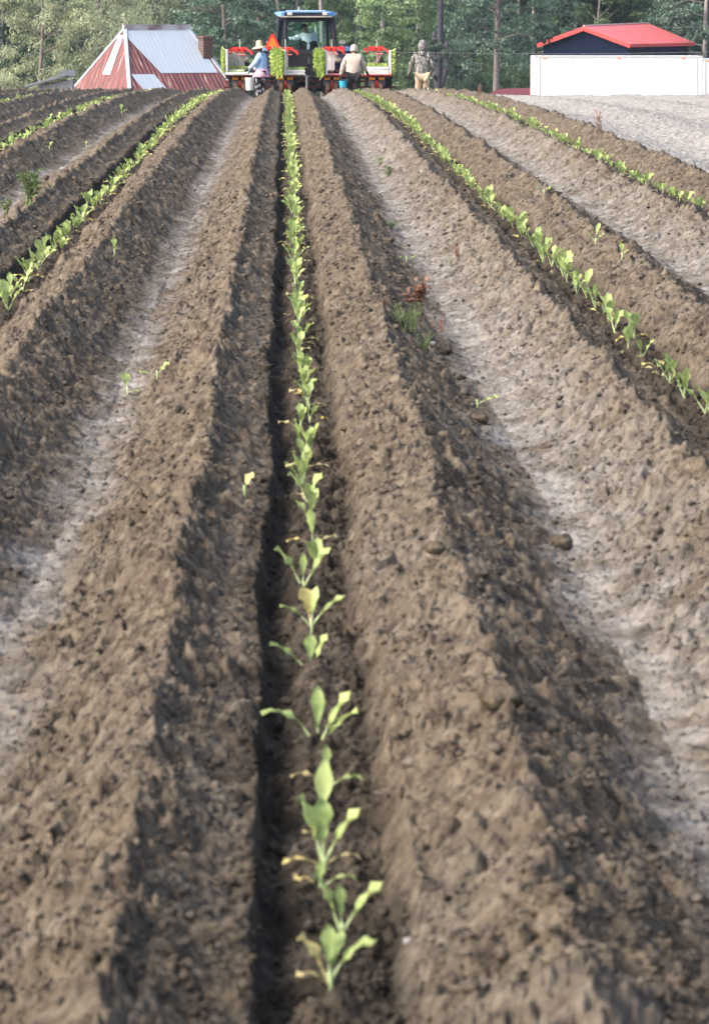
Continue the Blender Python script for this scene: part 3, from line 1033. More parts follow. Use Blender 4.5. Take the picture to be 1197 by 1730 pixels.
def tin_house():
    Zb = 200.0
    th = R(30)
    ex = Vector((math.cos(th), math.sin(th), 0)); ey = Vector((-math.sin(th), math.cos(th), 0))
    B = at(219, 158, Zb); B.z = at(219, 158, Zb).z
    ez = B.z
    root = empty('tin_roof_house', (B.x, B.y, GB), th, 'old house under a steep hipped tin roof, rusty red with bright new sheets', 'house')
    S1, S2, rise = 5.75, 5.9, at(210, 50, Zb).z - ez
    e = ez - GB
    # local frame: x along the front eave, y back
    A, Bc, C, Dd = Vector((0, S2, e)), Vector((0, 0, e)), Vector((S1, 0, e)), Vector((S1, S2, e))
    R1, R2 = Vector((1.32, S2 / 2, e + rise)), Vector((S1 - 1.0, S2 / 2, e + rise))
    wall_prism([(.25, .25, e + .05), (S1 - .25, .25, e + .05), (S1 - .25, S2 - .25, e + .05), (.25, S2 - .25, e + .05)], -.3, M['board'], root)
    sheet([Bc, C, R2, R1], 'roof', M['rust_tin'], root, udir=Vector((1, 0, 0)))
    sheet([A, Bc, R1], 'roof_side', M['rust_tin'], root, udir=Vector((0, 1, 0)))
    sheet([C, Dd, R2], 'roof_side', M['rust_tin'], root, udir=Vector((0, 1, 0)))
    sheet([Dd, A, R1, R2], 'roof', M['rust_tin'], root, udir=Vector((1, 0, 0)))

    def on(P0, P1, Pt0, Pt1, s, t, off):
        lo = P0.lerp(P1, s); hi = Pt0.lerp(Pt1, s)
        q = lo.lerp(hi, t)
        nrm = (P1 - P0).cross(Pt0 - P0).normalized()
        return q + nrm * off
    F = lambda s, t, off=.05: on(Bc, C, R1, R2, s, t, off)
    nf = (C - Bc).cross(R1 - Bc).normalized()
    if nf.z < 0: nf = -nf
    def pan(lst, name='new_roof_sheet'):
        sheet([Vector(p) for p in lst], name, M['new_tin'], root, .02, Vector((1, 0, 0)))
    # front slope, parameters: height t 0..1, x measured directly
    def fx(x, t, off=.046):
        base = Vector((x, 0, e)).lerp(Vector((x, S2 / 2, e + rise)), t)
        return base + nf * off
    xl = lambda t: 1.32 * t
    xr = lambda t: S1 - 1.0 * t
    pan([fx(2.15, .30), fx(xr(.30) - .25, .30), fx(xr(.97) - .05, .97), fx(xl(.97) + .04, .97), fx(1.25, .84)])
    pan([fx(.55 + .3, .0), fx(1.9 + .2, .0), fx(1.72, .285), fx(.52, .285)], 'patch_sheet')
    # left slope strip
    nl = (Bc - A).cross(R1 - A).normalized()
    if nl.z < 0: nl = -nl
    def sx(y, t, off=.046):
        return Vector((0, y, e)).lerp(Vector((1.32, y, e + rise)), t) + nl * off
    sheet([sx(2.55, .28), sx(3.35, .28), sx(S2 / 2 + .25, .90), sx(S2 / 2 - .22, .90)], 'patch_sheet', M['new_tin'], root, .02, Vector((0, 1, 0)))
    # hip and ridge caps
    for a, b in ((Bc, R1), (A, R1), (C, R2), (Dd, R2)):
        hc = MB(); hc.bar(a + Vector((0, 0, .05)), b + Vector((0, 0, .05)), .17, .10)
        hc.build('hip_cap', M['new_tin'], root)
    rc = MB(); rc.bar(R1 + Vector((-.08, 0, .09)), R2 + Vector((.08, 0, .09)), .20, .28)
    rc.build('ridge_cap', mat('ridge_tin', (.30, .20, .20), .6, var=.3, scale=1.3, col2=(.62, .62, .68)), root)
    ch = MB()
    cx = (at(347, 75, Zb + 4) - root.location)
    loc = Matrix.Rotation(-th, 3, 'Z') @ Vector((cx.x, cx.y, 0))
    ht = at(347, 60, Zb + 4).z - GB
    ch.box((loc.x, loc.y, ht / 2), (.52, .52, ht), None, 0, .02)
    ch.box((loc.x, loc.y, ht - .08), (.62, .62, .12), None, 0, .02)
    ch.build('chimney', M['brick'], root)


def lean_to():
    Zb = 196
    p = at(85, 150, Zb)
    root = empty('lean_to_shed', (p.x, p.y, GB), 0, 'low grey lean-to shed with a tilted tin roof left of the old house', 'shed')
    def q(px, py, dy=0): 
        a = at(px, py, Zb + dy); return a - root.location
    sheet([q(42, 149), q(112, 129), q(112, 126, 2.2), q(42, 146, 2.2)], 'roof', M['greytin'], root, .06)
    sheet([q(98, 131, 1.2), q(128, 129.5, 1.2), q(126, 119, 4), q(104, 120, 4)], 'upper_roof', M['greytin'], root, .06)
    a, b = q(70, 141, .2), q(122, 131, .2)
    mb = MB(); mb.add([(a.x, .25, 0), (b.x, .25, 0), (b.x, .25, b.z - .08), (a.x, .25, a.z - .08), (a.x, 2.1, 0), (b.x, 2.1, 0), (b.x, 2.1, b.z - .08), (a.x, 2.1, a.z - .08)],
                      [(0, 1, 2, 3), (5, 4, 7, 6), (4, 0, 3, 7), (1, 5, 6, 2), (3, 2, 6, 7)])
    mb.build('wall', M['board'], root)
    mb = MB()
    for px in (48, 66):
        c = q(px, 148 - (px - 42) * .29, .3)
        mb = MB(); mb.box((c.x, .3, c.z / 2 - .05), (.1, .1, c.z), None)
        mb.build('post', M['wood'], root)


def red_barn():
    Zb = 240.0
    k = Zb / FPX
    c0 = at(920, 73, Zb); c1 = at(1061, 73, Zb - 1.5); c2 = at(1163, 72, Zb + 5.5)
    root = empty('barn', (c1.x, c1.y, GB), 0, 'dark navy board barn with a bright red metal gable roof behind the white trailer', 'barn')
    a = Vector((c0.x - c1.x, c0.y - c1.y + 1.5, 0)); d = Vector((c2.x - c1.x, c2.y - c1.y, 0))
    e = c1.z - GB
    apex = at(992, 46, Zb).z - GB
    W = a; D_ = d
    m_ = a / 2
    walls = MB()
    b_, f_ = Vector((0, 0, 0)), a
    pts = [f_, b_, b_ + D_, f_ + D_]
    vs = [(p.x, p.y, 0) for p in pts] + [(p.x, p.y, e) for p in pts] + [(m_.x, m_.y, apex - .08), (m_.x + D_.x, m_.y + D_.y, apex - .08)]
    walls.add(vs, [(0, 1, 5, 8, 4), (1, 2, 6, 5), (2, 3, 7, 9, 6), (3, 0, 4, 7)])
    walls.build('wall', M['barnwall'], root)
    ov = D_.normalized() * .25
    s = (Vector((0, 0, e)) - Vector((m_.x, m_.y, apex))).normalized() * .26
    s2 = (Vector((a.x, a.y, e)) - Vector((m_.x, m_.y, apex))).normalized() * .26
    A1 = Vector((m_.x, m_.y, apex)) - ov; A2 = Vector((m_.x + D_.x, m_.y + D_.y, apex + .12)) + ov
    E1 = Vector((0, 0, e)) + s - ov; E2 = Vector((D_.x, D_.y, e)) + s + ov
    G1 = Vector((a.x, a.y, e)) + s2 - ov; G2 = Vector((a.x + D_.x, a.y + D_.y, e)) + s2 + ov
    sheet([E1, E2, A2, A1], 'roof', M['redroof'], root, .07)
    sheet([G2, G1, A1, A2], 'roof', M['redroof'], root, .07)
    tr = MB()
    for x, y in ((E1, A1), (G1, A1)):
        tr.bar(x - ov * .1 + Vector((0, 0, -.06)), y - ov * .1 + Vector((0, 0, -.06)), .06, .22)
    tr.bar(E1 + Vector((0, 0, -.05)), E2 + Vector((0, 0, -.05)), .05, .14)
    tr.build('trim', mat('red_trim', (.66, .07, .07), .5), root)
    rc = MB(); rc.tube([A1 + Vector((0, 0, .1)), A2 + Vector((0, 0, .1))], .06, 6)
    rc.build('ridge_cap', mat('pale_ridge', (.72, .5, .5), .5), root)


def trailer(px0, px1, py, Zb, label, depth=2.5, doors=False):
    a, b = at(px0, py, Zb), at(px1, py, Zb)
    L = b.x - a.x
    root = empty('box_trailer', ((a.x + b.x) / 2, Zb + depth / 2, GB), 0, label, 'trailer', 'white box trailers')
    top = a.z - GB
    h = 2.75
    body = MB(); body.box((0, 0, top - h / 2), (L, depth, h), None, 0, .03)
    body.build('body', M['white'], root)
    rl = MB()
    for z in (top - .03, top - h + .06):
        rl.box((0, -depth / 2 - .012, z), (L - .1, .03, .09))
    for sx in (-1, 1):
        rl.box((sx * (L / 2 - .28), -depth / 2 - .010, top - h / 2), (.045, .026, h - .2))
    rl.build('side_rail', mat('trailer_rail', (.62, .63, .64), .4, .3), root)
    for fx in (-.44, -.0, .38):
        mk = MB(); mk.box((fx * L + .02, -depth / 2 - .04, top - .10), (.13, .03, .05))
        mk.build('marker_light', M['sign_o'], root)
    us = MB(); us.box((0, -.45, top - h - .12), (L * .95, .12, .2)); us.box((0, .45, top - h - .12), (L * .95, .12, .2))
    us.build('chassis', M['black'], root)
    for sx in (.26, .40):
        for sy in (-1, 1):
            w = MB(); w.lathe([(.2, -.12), (.48, -.12), (.52, -.06), (.52, .06), (.48, .12), (.2, .12)], (sx * L, sy * (depth / 2 - .2), .5), 'Y', 18)
            wo = w.build('wheel', M['rubber'], root)
            r_ = MB(); r_.lathe([(.05, -.1), (.2, -.13), (.2, .13), (.05, .1)], (sx * L, sy * (depth / 2 - .2), .5), 'Y', 14)
            r_.build('rim', M['steel'], wo)
    lg = MB()
    for sy in (-1, 1): lg.box((-.33 * L, sy * .8, (top - h) / 2), (.12, .12, top - h))
    lg.build('landing_leg', M['steel'], root)


def low_red_shed():
    p = at(865, 158, 215)
    root = empty('low_shed', (p.x, p.y, GB), 0, 'low shed with a faded dark red roof at the left end of the white trailer', 'shed')
    q = lambda px, py, dy=0: at(px, py, 215 + dy) - root.location
    sheet([q(815, 163), q(915, 160), q(915, 149, 3), q(845, 151.5, 3)], 'roof', mat('faded_red_roof', (.15, .03, .045), .6, var=.2), root, .06)
    a, b = q(830, 165, .4), q(910, 164, .4)
    mb = MB(); mb.box(((a.x + b.x) / 2, 1.6, a.z / 2 - .02), (b.x - a.x, 2.2, a.z - .1))
    mb.build('wall', M['board'], root)


tin_house(); lean_to(); red_barn()
trailer(901, 1187, 94, 200, 'long white box trailer parked in front of the navy barn')
trailer(1181, 1420, 99, 206, 'white box trailer just showing behind the right end of the longer one')
low_red_shed()


# ------------------------------------------------------------------ trees
def leaf_cloud(rs, centres, radii, per, size, flat=.6, droop=0.0):
    """numpy quads scattered in clumps"""
    cs = np.repeat(np.array(centres), per, 0)
    rr = np.repeat(np.array(radii), per)
    n = len(cs)
    d = rs.normal(size=(n, 3)); d /= np.linalg.norm(d, axis=1)[:, None]
    rad = rr * rs.random(n) ** .45
    p = cs + d * rad[:, None] * np.array([1, 1, flat])
    a = rs.normal(size=(n, 3)); a[:, 2] -= droop; a /= np.linalg.norm(a, axis=1)[:, None]
    b = np.cross(a, rs.normal(size=(n, 3))); b /= np.linalg.norm(b, axis=1)[:, None]
    s = (size * (.6 + .8 * rs.random(n)))[:, None]
    w = .42 if droop == 0 else .22
    v = np.stack([p - a * s * .5, p + b * s * w * .5, p + a * s * .5, p - b * s * w * .5], 1).reshape(-1, 3)
    return v


def quads_mesh(name, v, m):
    me = bpy.data.meshes.new(name)
    n = len(v)
    me.vertices.add(n); me.vertices.foreach_set('co', v.astype(np.float32).ravel())
    me.loops.add(n); me.loops.foreach_set('vertex_index', np.arange(n, dtype=np.int32))
    me.polygons.add(n // 4); me.polygons.foreach_set('loop_start', np.arange(0, n, 4, dtype=np.int32))
    me.update(calc_edges=True)
    me.materials.append(m)
    return me


def make_tree(kind, seed, h, cr, low, trunk_r, leafm, barkm, n_cl=130, per=110, size=.22, clump=.8, lean=0.0, flat=.6, droop=0):
    """returns (trunk mesh, crown mesh): local origin at the foot"""
    rs = np.random.default_rng(seed); rnd = random.Random(seed)
    mb = MB()
    pts, rad = [], []
    n = 9
    for i in range(n):
        f = i / (n - 1)
        pts.append((lean * f * h + .12 * math.sin(f * 5 + seed) * (h / 10), .1 * math.cos(f * 4 + seed) * (h / 10), f * h * .93 - .2))
        rad.append(trunk_r * (1.25 if i == 0 else 1) * (1 - .75 * f))
    mb.tube(pts, rad, 9)
    centres, radii = [], []
    nb = 30 if kind == 'pine' else 24
    for i in range(nb):
        f = rnd.uniform(low, 1.0) if i > 3 else rnd.uniform(low, low + .2)
        j = min(n - 2, int(f * (n - 1)))
        base = Vector(pts[j]).lerp(Vector(pts[j + 1]), f * (n - 1) - j)
        a = rnd.uniform(0, 2 * PI)
        if kind == 'pine':
            reach = cr * (1.0 - .75 * max(0, f - .35) / .65) * rnd.uniform(.6, 1.05); rise = rnd.uniform(-.1, .25)
        else:
            g = (f - low) / (1 - low)
            reach = cr * math.sqrt(max(.08, 1 - (2 * (g * .8 + .08) - 1) ** 2)) * rnd.uniform(.65, 1.05); rise = rnd.uniform(.1, .55)
        tip = base + Vector((math.cos(a) * reach, math.sin(a) * reach, reach * rise))
        mid = base.lerp(tip, .5) + Vector((rnd.uniform(-.2, .2), rnd.uniform(-.2, .2), .12 * reach))
        r0 = trunk_r * .32 * (1 - .5 * f)
        mb.tube([base, mid, tip], [r0, r0 * .6, r0 * .15], 5)
        for q in range(3):
            c = mid.lerp(tip, rnd.uniform(.1, 1.0))
            t2 = c + Vector((rnd.uniform(-1, 1), rnd.uniform(-1, 1), rnd.uniform(-.2, .8))) * reach * .33
            mb.tube([c, t2], [r0 * .35, r0 * .1], 4)
            centres.append(t2); radii.append(clump * rnd.uniform(.6, 1.15))
        centres.append(tip); radii.append(clump * rnd.uniform(.7, 1.2))
    while len(centres) < n_cl:
        g = rnd.uniform(0, 1) ** .9
        zz = h * (low + g * (1 - low))
        if kind == 'pine': wr = cr * (1.0 - .8 * g)
        else: wr = cr * math.sqrt(max(.05, 1 - (2 * (g * .85 + .08) - 1) ** 2))
        a = rnd.uniform(0, 2 * PI); q = wr * math.sqrt(rnd.uniform(.15, 1))
        centres.append(Vector((lean * zz + math.cos(a) * q, math.sin(a) * q, zz)))
        radii.append(clump * rnd.uniform(.5, 1.1))
    v = leaf_cloud(rs, [tuple(c) for c in centres], radii, per, size, flat, droop)
    o = mb.build('trunk', barkm, smooth=True)
    tm = o.data; bpy.data.objects.remove(o)
    return tm, quads_mesh('crown', v, leafm)


KINDS = {
    'olive': [make_tree('round', 101, 11, 4.3, .07, .22, M['t_olive'], M['bark'], 150, 200, .20, .85, .02, .7, .8),
              make_tree('round', 102, 9, 3.2, .06, .16, M['t_olive'], M['bark'], 170, 150, .18, .75, -.02, .7, .8)],
    'dark': [make_tree('round', 111, 12, 3.6, .05, .2, M['t_dark'], M['barkdark'], 190, 130, .22, .9),
             make_tree('round', 112, 10, 3.0, .03, .18, M['t_dark'], M['barkdark'], 170, 130, .20, .8)],
    'pine': [make_tree('pine', 121, 17, 3.4, .14, .17, M['t_pine'], M['bark'], 150, 130, .22, .62, .0, .45),
             make_tree('pine', 122, 16, 3.0, .20, .15, M['t_pine'], M['barkpale'], 130, 130, .22, .60, .01, .45),
             make_tree('pine', 123, 15, 3.2, .06, .15, M['t_pine'], M['bark'], 190, 140, .20, .7, -.01, .5)],
    'light': [make_tree('round', 131, 7.5, 2.8, .04, .12, M['t_light'], M['barkpale'], 130, 160, .20, .7, .0, .5),
              make_tree('round', 132, 6.5, 2.3, .03, .10, M['t_light'], M['bark'], 150, 130, .18, .6, .02, .5)],
    'bare': [make_tree('pine', 141, 19, 2.2, .62, .15, M['t_pine'], M['barkpale'], 60, 120, .22, .8, .0, .5)],
}
NAMES = {'olive': 'olive_tree_like_broadleaf', 'dark': 'broadleaf_tree', 'pine': 'pine_tree', 'light': 'young_broadleaf_tree', 'bare': 'pine_tree'}
NAMES['olive'] = 'feathery_tree'


def tree(kind, v, px, Z, label, scale=1.0, rz=None, group='trees behind the field', sink=0.0, barkdark=False):
    x = (px - XV) * Z / FPX
    tm, cm = KINDS[kind][v]
    root = empty(NAMES[kind], (x, Z, GB - sink), rz if rz is not None else random.uniform(0, 6.28), label, 'tree', group, scale)
    link_mesh('trunk', tm, root); link_mesh('crown', cm, root)
    return root


T = [
    ('olive', 0, 165, 219, 'broad feathery grey-green tree behind the left slope of the tin-roofed house', 1.0, .5),
    ('olive', 1, 262, 240, 'pale feathery tree rising behind the ridge of the tin-roofed house', 1.05, 2.0),
    ('olive', 1, 70, 217, 'feathery tree above the lean-to shed', .95, 3.7),
    ('dark', 0, 12, 222, 'dark bushy tree at the left edge of the picture', 1.0, 1.0),
    ('dark', 1, 105, 244, 'dark tree showing between the feathery trees on the left', 1.1, 2.2),
    ('dark', 1, -55, 236, 'dark tree just off the left edge', 1.1, .3),
    ('pine', 0, 377, 236, 'pine with a bare brownish trunk between the chimney and the planter', 1.0, .9),
    ('pine', 2, 330, 250, 'dark pine behind the brick chimney', 1.0, 2.9),
    ('pine', 2, 432, 248, 'dense dark pine behind the woman in the straw hat', 1.05, 4.1),
    ('bare', 0, 476, 262, 'tall bare pale trunk left of the tractor cab', .95, 0.0),
    ('bare', 0, 540, 244, 'tall bare pale trunk seen through the tractor cab window', 1.0, 1.5),
    ('pine', 1, 500, 268, 'hazy pine behind the tractor cab', 1.0, 3.0),
    ('bare', 0, 638, 240, 'straight bare pine trunk behind the end planter unit', 1.1, 2.5),
    ('light', 0, 600, 252, 'light green young tree between the cab and the bare trunk', 1.15, 0.6),
    ('light', 1, 668, 236, 'light green bushy tree left of the man in camouflage', 1.2, 1.6),
    ('light', 0, 705, 246, 'light green spreading tree right behind the man in camouflage', 1.0, 3.3),
    ('light', 1, 575, 262, 'pale young tree close to the tractor cab', 1.2, 5.0),
    ('bare', 0, 709, 262, 'thin bare trunk above the man in camouflage', .8, 4.1),
    ('pine', 1, 775, 256, 'soft pine between the ivy-clad trunk and the big pine', 1.0, 1.1),
    ('pine', 0, 843, 228, 'big pine with a thick dark trunk left of the navy barn', 1.12, 3.9),
    ('pine', 2, 800, 246, 'low-branched blue-green pine left of the big trunk', .95, 5.4),
    ('pine', 1, 896, 254, 'pine with a paler trunk right beside the barn', 1.0, 2.0),
    ('pine', 2, 880, 262, 'dark pine behind the left end of the barn', 1.1, .4),
    ('dark', 0, 955, 262, 'dense tree behind the left slope of the red roof', 1.0, 4.6),
    ('light', 0, 1010, 258, 'rounded mid-green tree above the red roof', 1.25, 2.7),
    ('pine', 2, 1060, 266, 'pine behind the middle of the red roof', 1.0, 3.1),
    ('dark', 1, 1110, 260, 'dense tree behind the right end of the red roof', 1.15, .8),
    ('pine', 2, 1160, 252, 'pine above the right end of the white trailer', 1.0, 1.9),
    ('pine', 1, 1192, 246, 'pine trunk at the right edge of the picture', 1.0, 5.1),
    ('dark', 0, 1250, 254, 'dark tree just off the right edge', 1.1, 2.4),
    ('dark', 0, 740, 270, 'dark tree far behind the ivy-clad trunk', 1.0, 3.3),
    ('dark', 1, 405, 266, 'dark tree behind the pines left of the cab', 1.2, 1.2),
    ('light', 1, 820, 238, 'green bush at the foot of the big pine', .55, 1.2),
    ('dark', 1, 770, 234, 'blue-green bush right of the ivy-clad trunk', .42, 4.2),
]
for t_ in T:
    tree(t_[0], t_[1], t_[2], t_[3], t_[4], t_[5], t_[6])


def ivy_tree():
    Z = 224
    x = (742 - XV) * Z / FPX
    root = empty('ivy_clad_tree', (x, Z, GB), 0, 'cluster of dark ivy-clad stems beside the man in camouflage', 'tree', 'trees behind the field')
    mb = MB()
    mb.tube([(-.1, 0, -.2), (-.12, 0, 2), (0, .05, 4.4), (.06, 0, 7), (.1, 0, 12)], [.24, .19, .17, .14, .06], 9)
    mb.tube([(-.1, 0, 1.6), (-.35, .1, 3.2), (-.3, .1, 4.9)], [.12, .17, .1], 8)
    mb.tube([(.05, 0, 1.9), (.35, -.1, 3.0), (.34, -.1, 4.4)], [.1, .16, .1], 8)
    mb.build('trunk', M['barkdark'], root, smooth=True)
    rs = np.random.default_rng(3)
    c = [(-.3 + rs.normal() * .12, rs.normal() * .12, 2.6 + 2 * rs.random()) for _ in range(18)] + [(.35 + rs.normal() * .1, rs.normal() * .12, 2.4 + 1.8 * rs.random()) for _ in range(14)]
    link_mesh('ivy', quads_mesh('ivy', leaf_cloud(rs, c, [.26] * len(c), 90, .12), M['t_dark']), root)
    c = [(rs.normal() * 1.3, rs.normal() * 1.3, 8 + 4 * rs.random()) for _ in range(50)]
    link_mesh('crown', quads_mesh('crown', leaf_cloud(rs, c, [.8] * len(c), 110, .22), M['t_dark']), root)


ivy_tree()


def far_wood():
    rs = np.random.default_rng(9)
    c, r_ = [], []
    for i in range(4200):
        x = rs.uniform(-38, 48) if i < 1500 else rs.uniform(-120, 130); y = rs.uniform(276, 300); z = GB + rs.uniform(0, 1) ** 1.1 * 15
        c.append((x, y, z)); r_.append(rs.uniform(.9, 1.6))
    me = quads_mesh('far_wood', leaf_cloud(rs, c, r_, 100, .38, .7), M['t_pine'])
    o = link_mesh('far_wood', me)
    tag(o, 'dense dim woodland closing off the view behind all the trees', 'woodland', None, 'stuff')


far_wood()


def under_wood():
    rs = np.random.default_rng(19)
    c, r_ = [], []
    for i in range(520):
        x = rs.uniform(-24, 32); y = rs.uniform(248, 262); z = GB + rs.uniform(0, 1) * 2.8
        c.append((x, y, z)); r_.append(rs.uniform(.5, 1.0))
    me = quads_mesh('undergrowth', leaf_cloud(rs, c, r_, 130, .2, .7), M['t_light'])
    tag(link_mesh('undergrowth', me), 'low leafy undergrowth beneath the trees', 'undergrowth', None, 'stuff')


under_wood()

# gravel bank glimpsed right of the ivy-clad trunk
def bank():
    Z = 226
    q = [at(738, 172, Z), at(800, 172, Z), at(776, 152, Z + 3), at(758, 133, Z + 5), at(744, 128, Z + 5)]
    c = at(760, 170, Z)
    mb = MB()
    nx, ny = 24, 14
    vs, fs = [], []
    for j in range(ny):
        for i in range(nx):
            u, v = i / (nx - 1) * 2 - 1, j / (ny - 1) * 2 - 1
            r2 = u * u + v * v
            hh = 1.5 * max(0, 1 - r2) * (1 + .2 * math.sin(u * 7 + v * 5)) - .1
            vs.append((u * 1.6, v * 3, hh))
    for j in range(ny - 1):
        for i in range(nx - 1):
            a = j * nx + i; fs.append((a, a + 1, a + nx + 1, a + nx))
    mb.add(vs, fs)
    o = mb.build('gravel_heap', M['gravel'], loc=(at(752, 150, Z).x, Z, GB), smooth=True)
    tag(o, 'pale grey gravel heap at the foot of the ivy-clad tree', 'gravel heap')


bank()


def wire(px0, py0, px1, py1, Z, label, sag):
    a, b = at(px0, py0, Z), at(px1, py1, Z)
    pts = [a.lerp(b, i / 24) + Vector((0, 0, -sag * 4 * (i / 24) * (1 - i / 24))) for i in range(25)]
    mb = MB(); mb.tube([p - a for p in pts], .009, 5)
    tag(mb.build('overhead_wire', mat('wire_metal', (.30, .31, .33), .5, .2), loc=a), label, 'wire', 'overhead wires')


wire(560, 84, 1400, 80, 222, 'thin wire crossing in front of the big pine at mid height', .25)
wire(960, 47, 1400, 36, 236, 'thin pale wire above the right slope of the red roof', .1)


# ------------------------------------------------------------------ people
def skin_mesh(nodes, edges, root=0, sub=1):
    """grow one continuous surface round a stick figure (Skin + Subdivision), return the finished mesh"""
    me = bpy.data.meshes.new('skin_tmp')
    me.from_pydata([n[0] for n in nodes], edges, [])
    o = bpy.data.objects.new('skin_tmp', me); COL.objects.link(o)
    sk = o.modifiers.new('skin', 'SKIN')
    sk.use_smooth_shade = True
    sv = me.skin_vertices[0].data if me.skin_vertices else None
    if sv is None:
        bpy.context.view_layer.objects.active = o
        bpy.ops.mesh.customdata_skin_add()
        sv = me.skin_vertices[0].data
    for i, n in enumerate(nodes):
        r_ = n[1]
        sv[i].radius = r_ if hasattr(r_, '__len__') else (r_, r_)
        sv[i].use_root = (i == root)
    ss = o.modifiers.new('sub', 'SUBSURF'); ss.levels = ss.render_levels = sub
    dg = bpy.context.evaluated_depsgraph_get()
    out = bpy.data.meshes.new_from_object(o.evaluated_get(dg))
    bpy.data.objects.remove(o)
    return out


def to_mb(mb, me, mi=0):
    mb.add([v.co.copy() for v in me.vertices], [tuple(p.vertices) for p in me.polygons], mi)


def hand(mb, wrist, d, across, s=1.0, curl=.6, mi=0):
    """palm, four curled fingers of unequal length and a thumb leaving the side of the palm"""
    d = Vector(d).normalized(); across = Vector(across); across = (across - d * across.dot(d)).normalized()
    nrm = d.cross(across)
    w = Vector(wrist)
    mb.tube([w - d * .01, w + d * .03 * s, w + d * .085 * s], [.024 * s, .036 * s, .034 * s], 8, mi)
    for i, (off, L) in enumerate(((-.028, .065), (-.010, .078), (.010, .072), (.027, .055))):
        p = w + d * .08 * s + across * off * s
        dd = d.copy(); pts = [p.copy()]
        for k in range(3):
            dd = (dd + nrm * curl * .55).normalized(); p = p + dd * L * s / 3; pts.append(p.copy())
        mb.tube(pts, [.0095 * s, .009 * s, .008 * s, .006 * s], 6, mi)
    p = w + d * .025 * s - across * .03 * s
    mb.tube([p, p + (d * .6 - across).normalized() * .035 * s + nrm * .01, p + (d * 1.2 - across * .6).normalized() * .065 * s + nrm * .02], [.012 * s, .011 * s, .008 * s], 6, mi)


def ellipsoid(mb, c, r, n=14, k=9, mi=0, rot=None, zmin=-1.0, noise=0.0):
    vs, fs = [], []
    for i in range(k + 1):
        th = PI * i / k
        for j in range(n):
            ph = 2 * PI * j / n
            z = max(zmin, math.cos(th))
            p = Vector((math.sin(th) * math.cos(ph) * r[0], math.sin(th) * math.sin(ph) * r[1], z * r[2]))
            if noise: p *= 1 + noise * math.sin(ph * 3 + th * 4)
            if rot is not None: p = rot @ p
            vs.append(Vector(c) + p)
    for i in range(k):
        for j in range(n):
            j2 = (j + 1) % n
            fs.append((i * n + j, (i + 1) * n + j, (i + 1) * n + j2, i * n + j2))
    mb.add(vs, fs, mi)


STAND = dict(pelvis=(0, 0, .93), waist=(0, .01, 1.06), chest=(0, .01, 1.26), neck=(0, .0, 1.46), head=(0, .02, 1.56), crown=(0, .02, 1.68),
             shl=(-.17, 0, 1.40), ell=(-.25, -.01, 1.13), wrl=(-.28, .05, .88), shr=(.17, 0, 1.40), elr=(.25, -.01, 1.13), wrr=(.28, .05, .88),
             hpl=(-.09, 0, .88), knl=(-.10, .02, .48), anl=(-.10, -.02, .09), tol=(-.11, .14, .04),
             hpr=(.09, 0, .88), knr=(.10, .02, .48), anr=(.10, -.02, .09), tor=(.11, .14, .04))


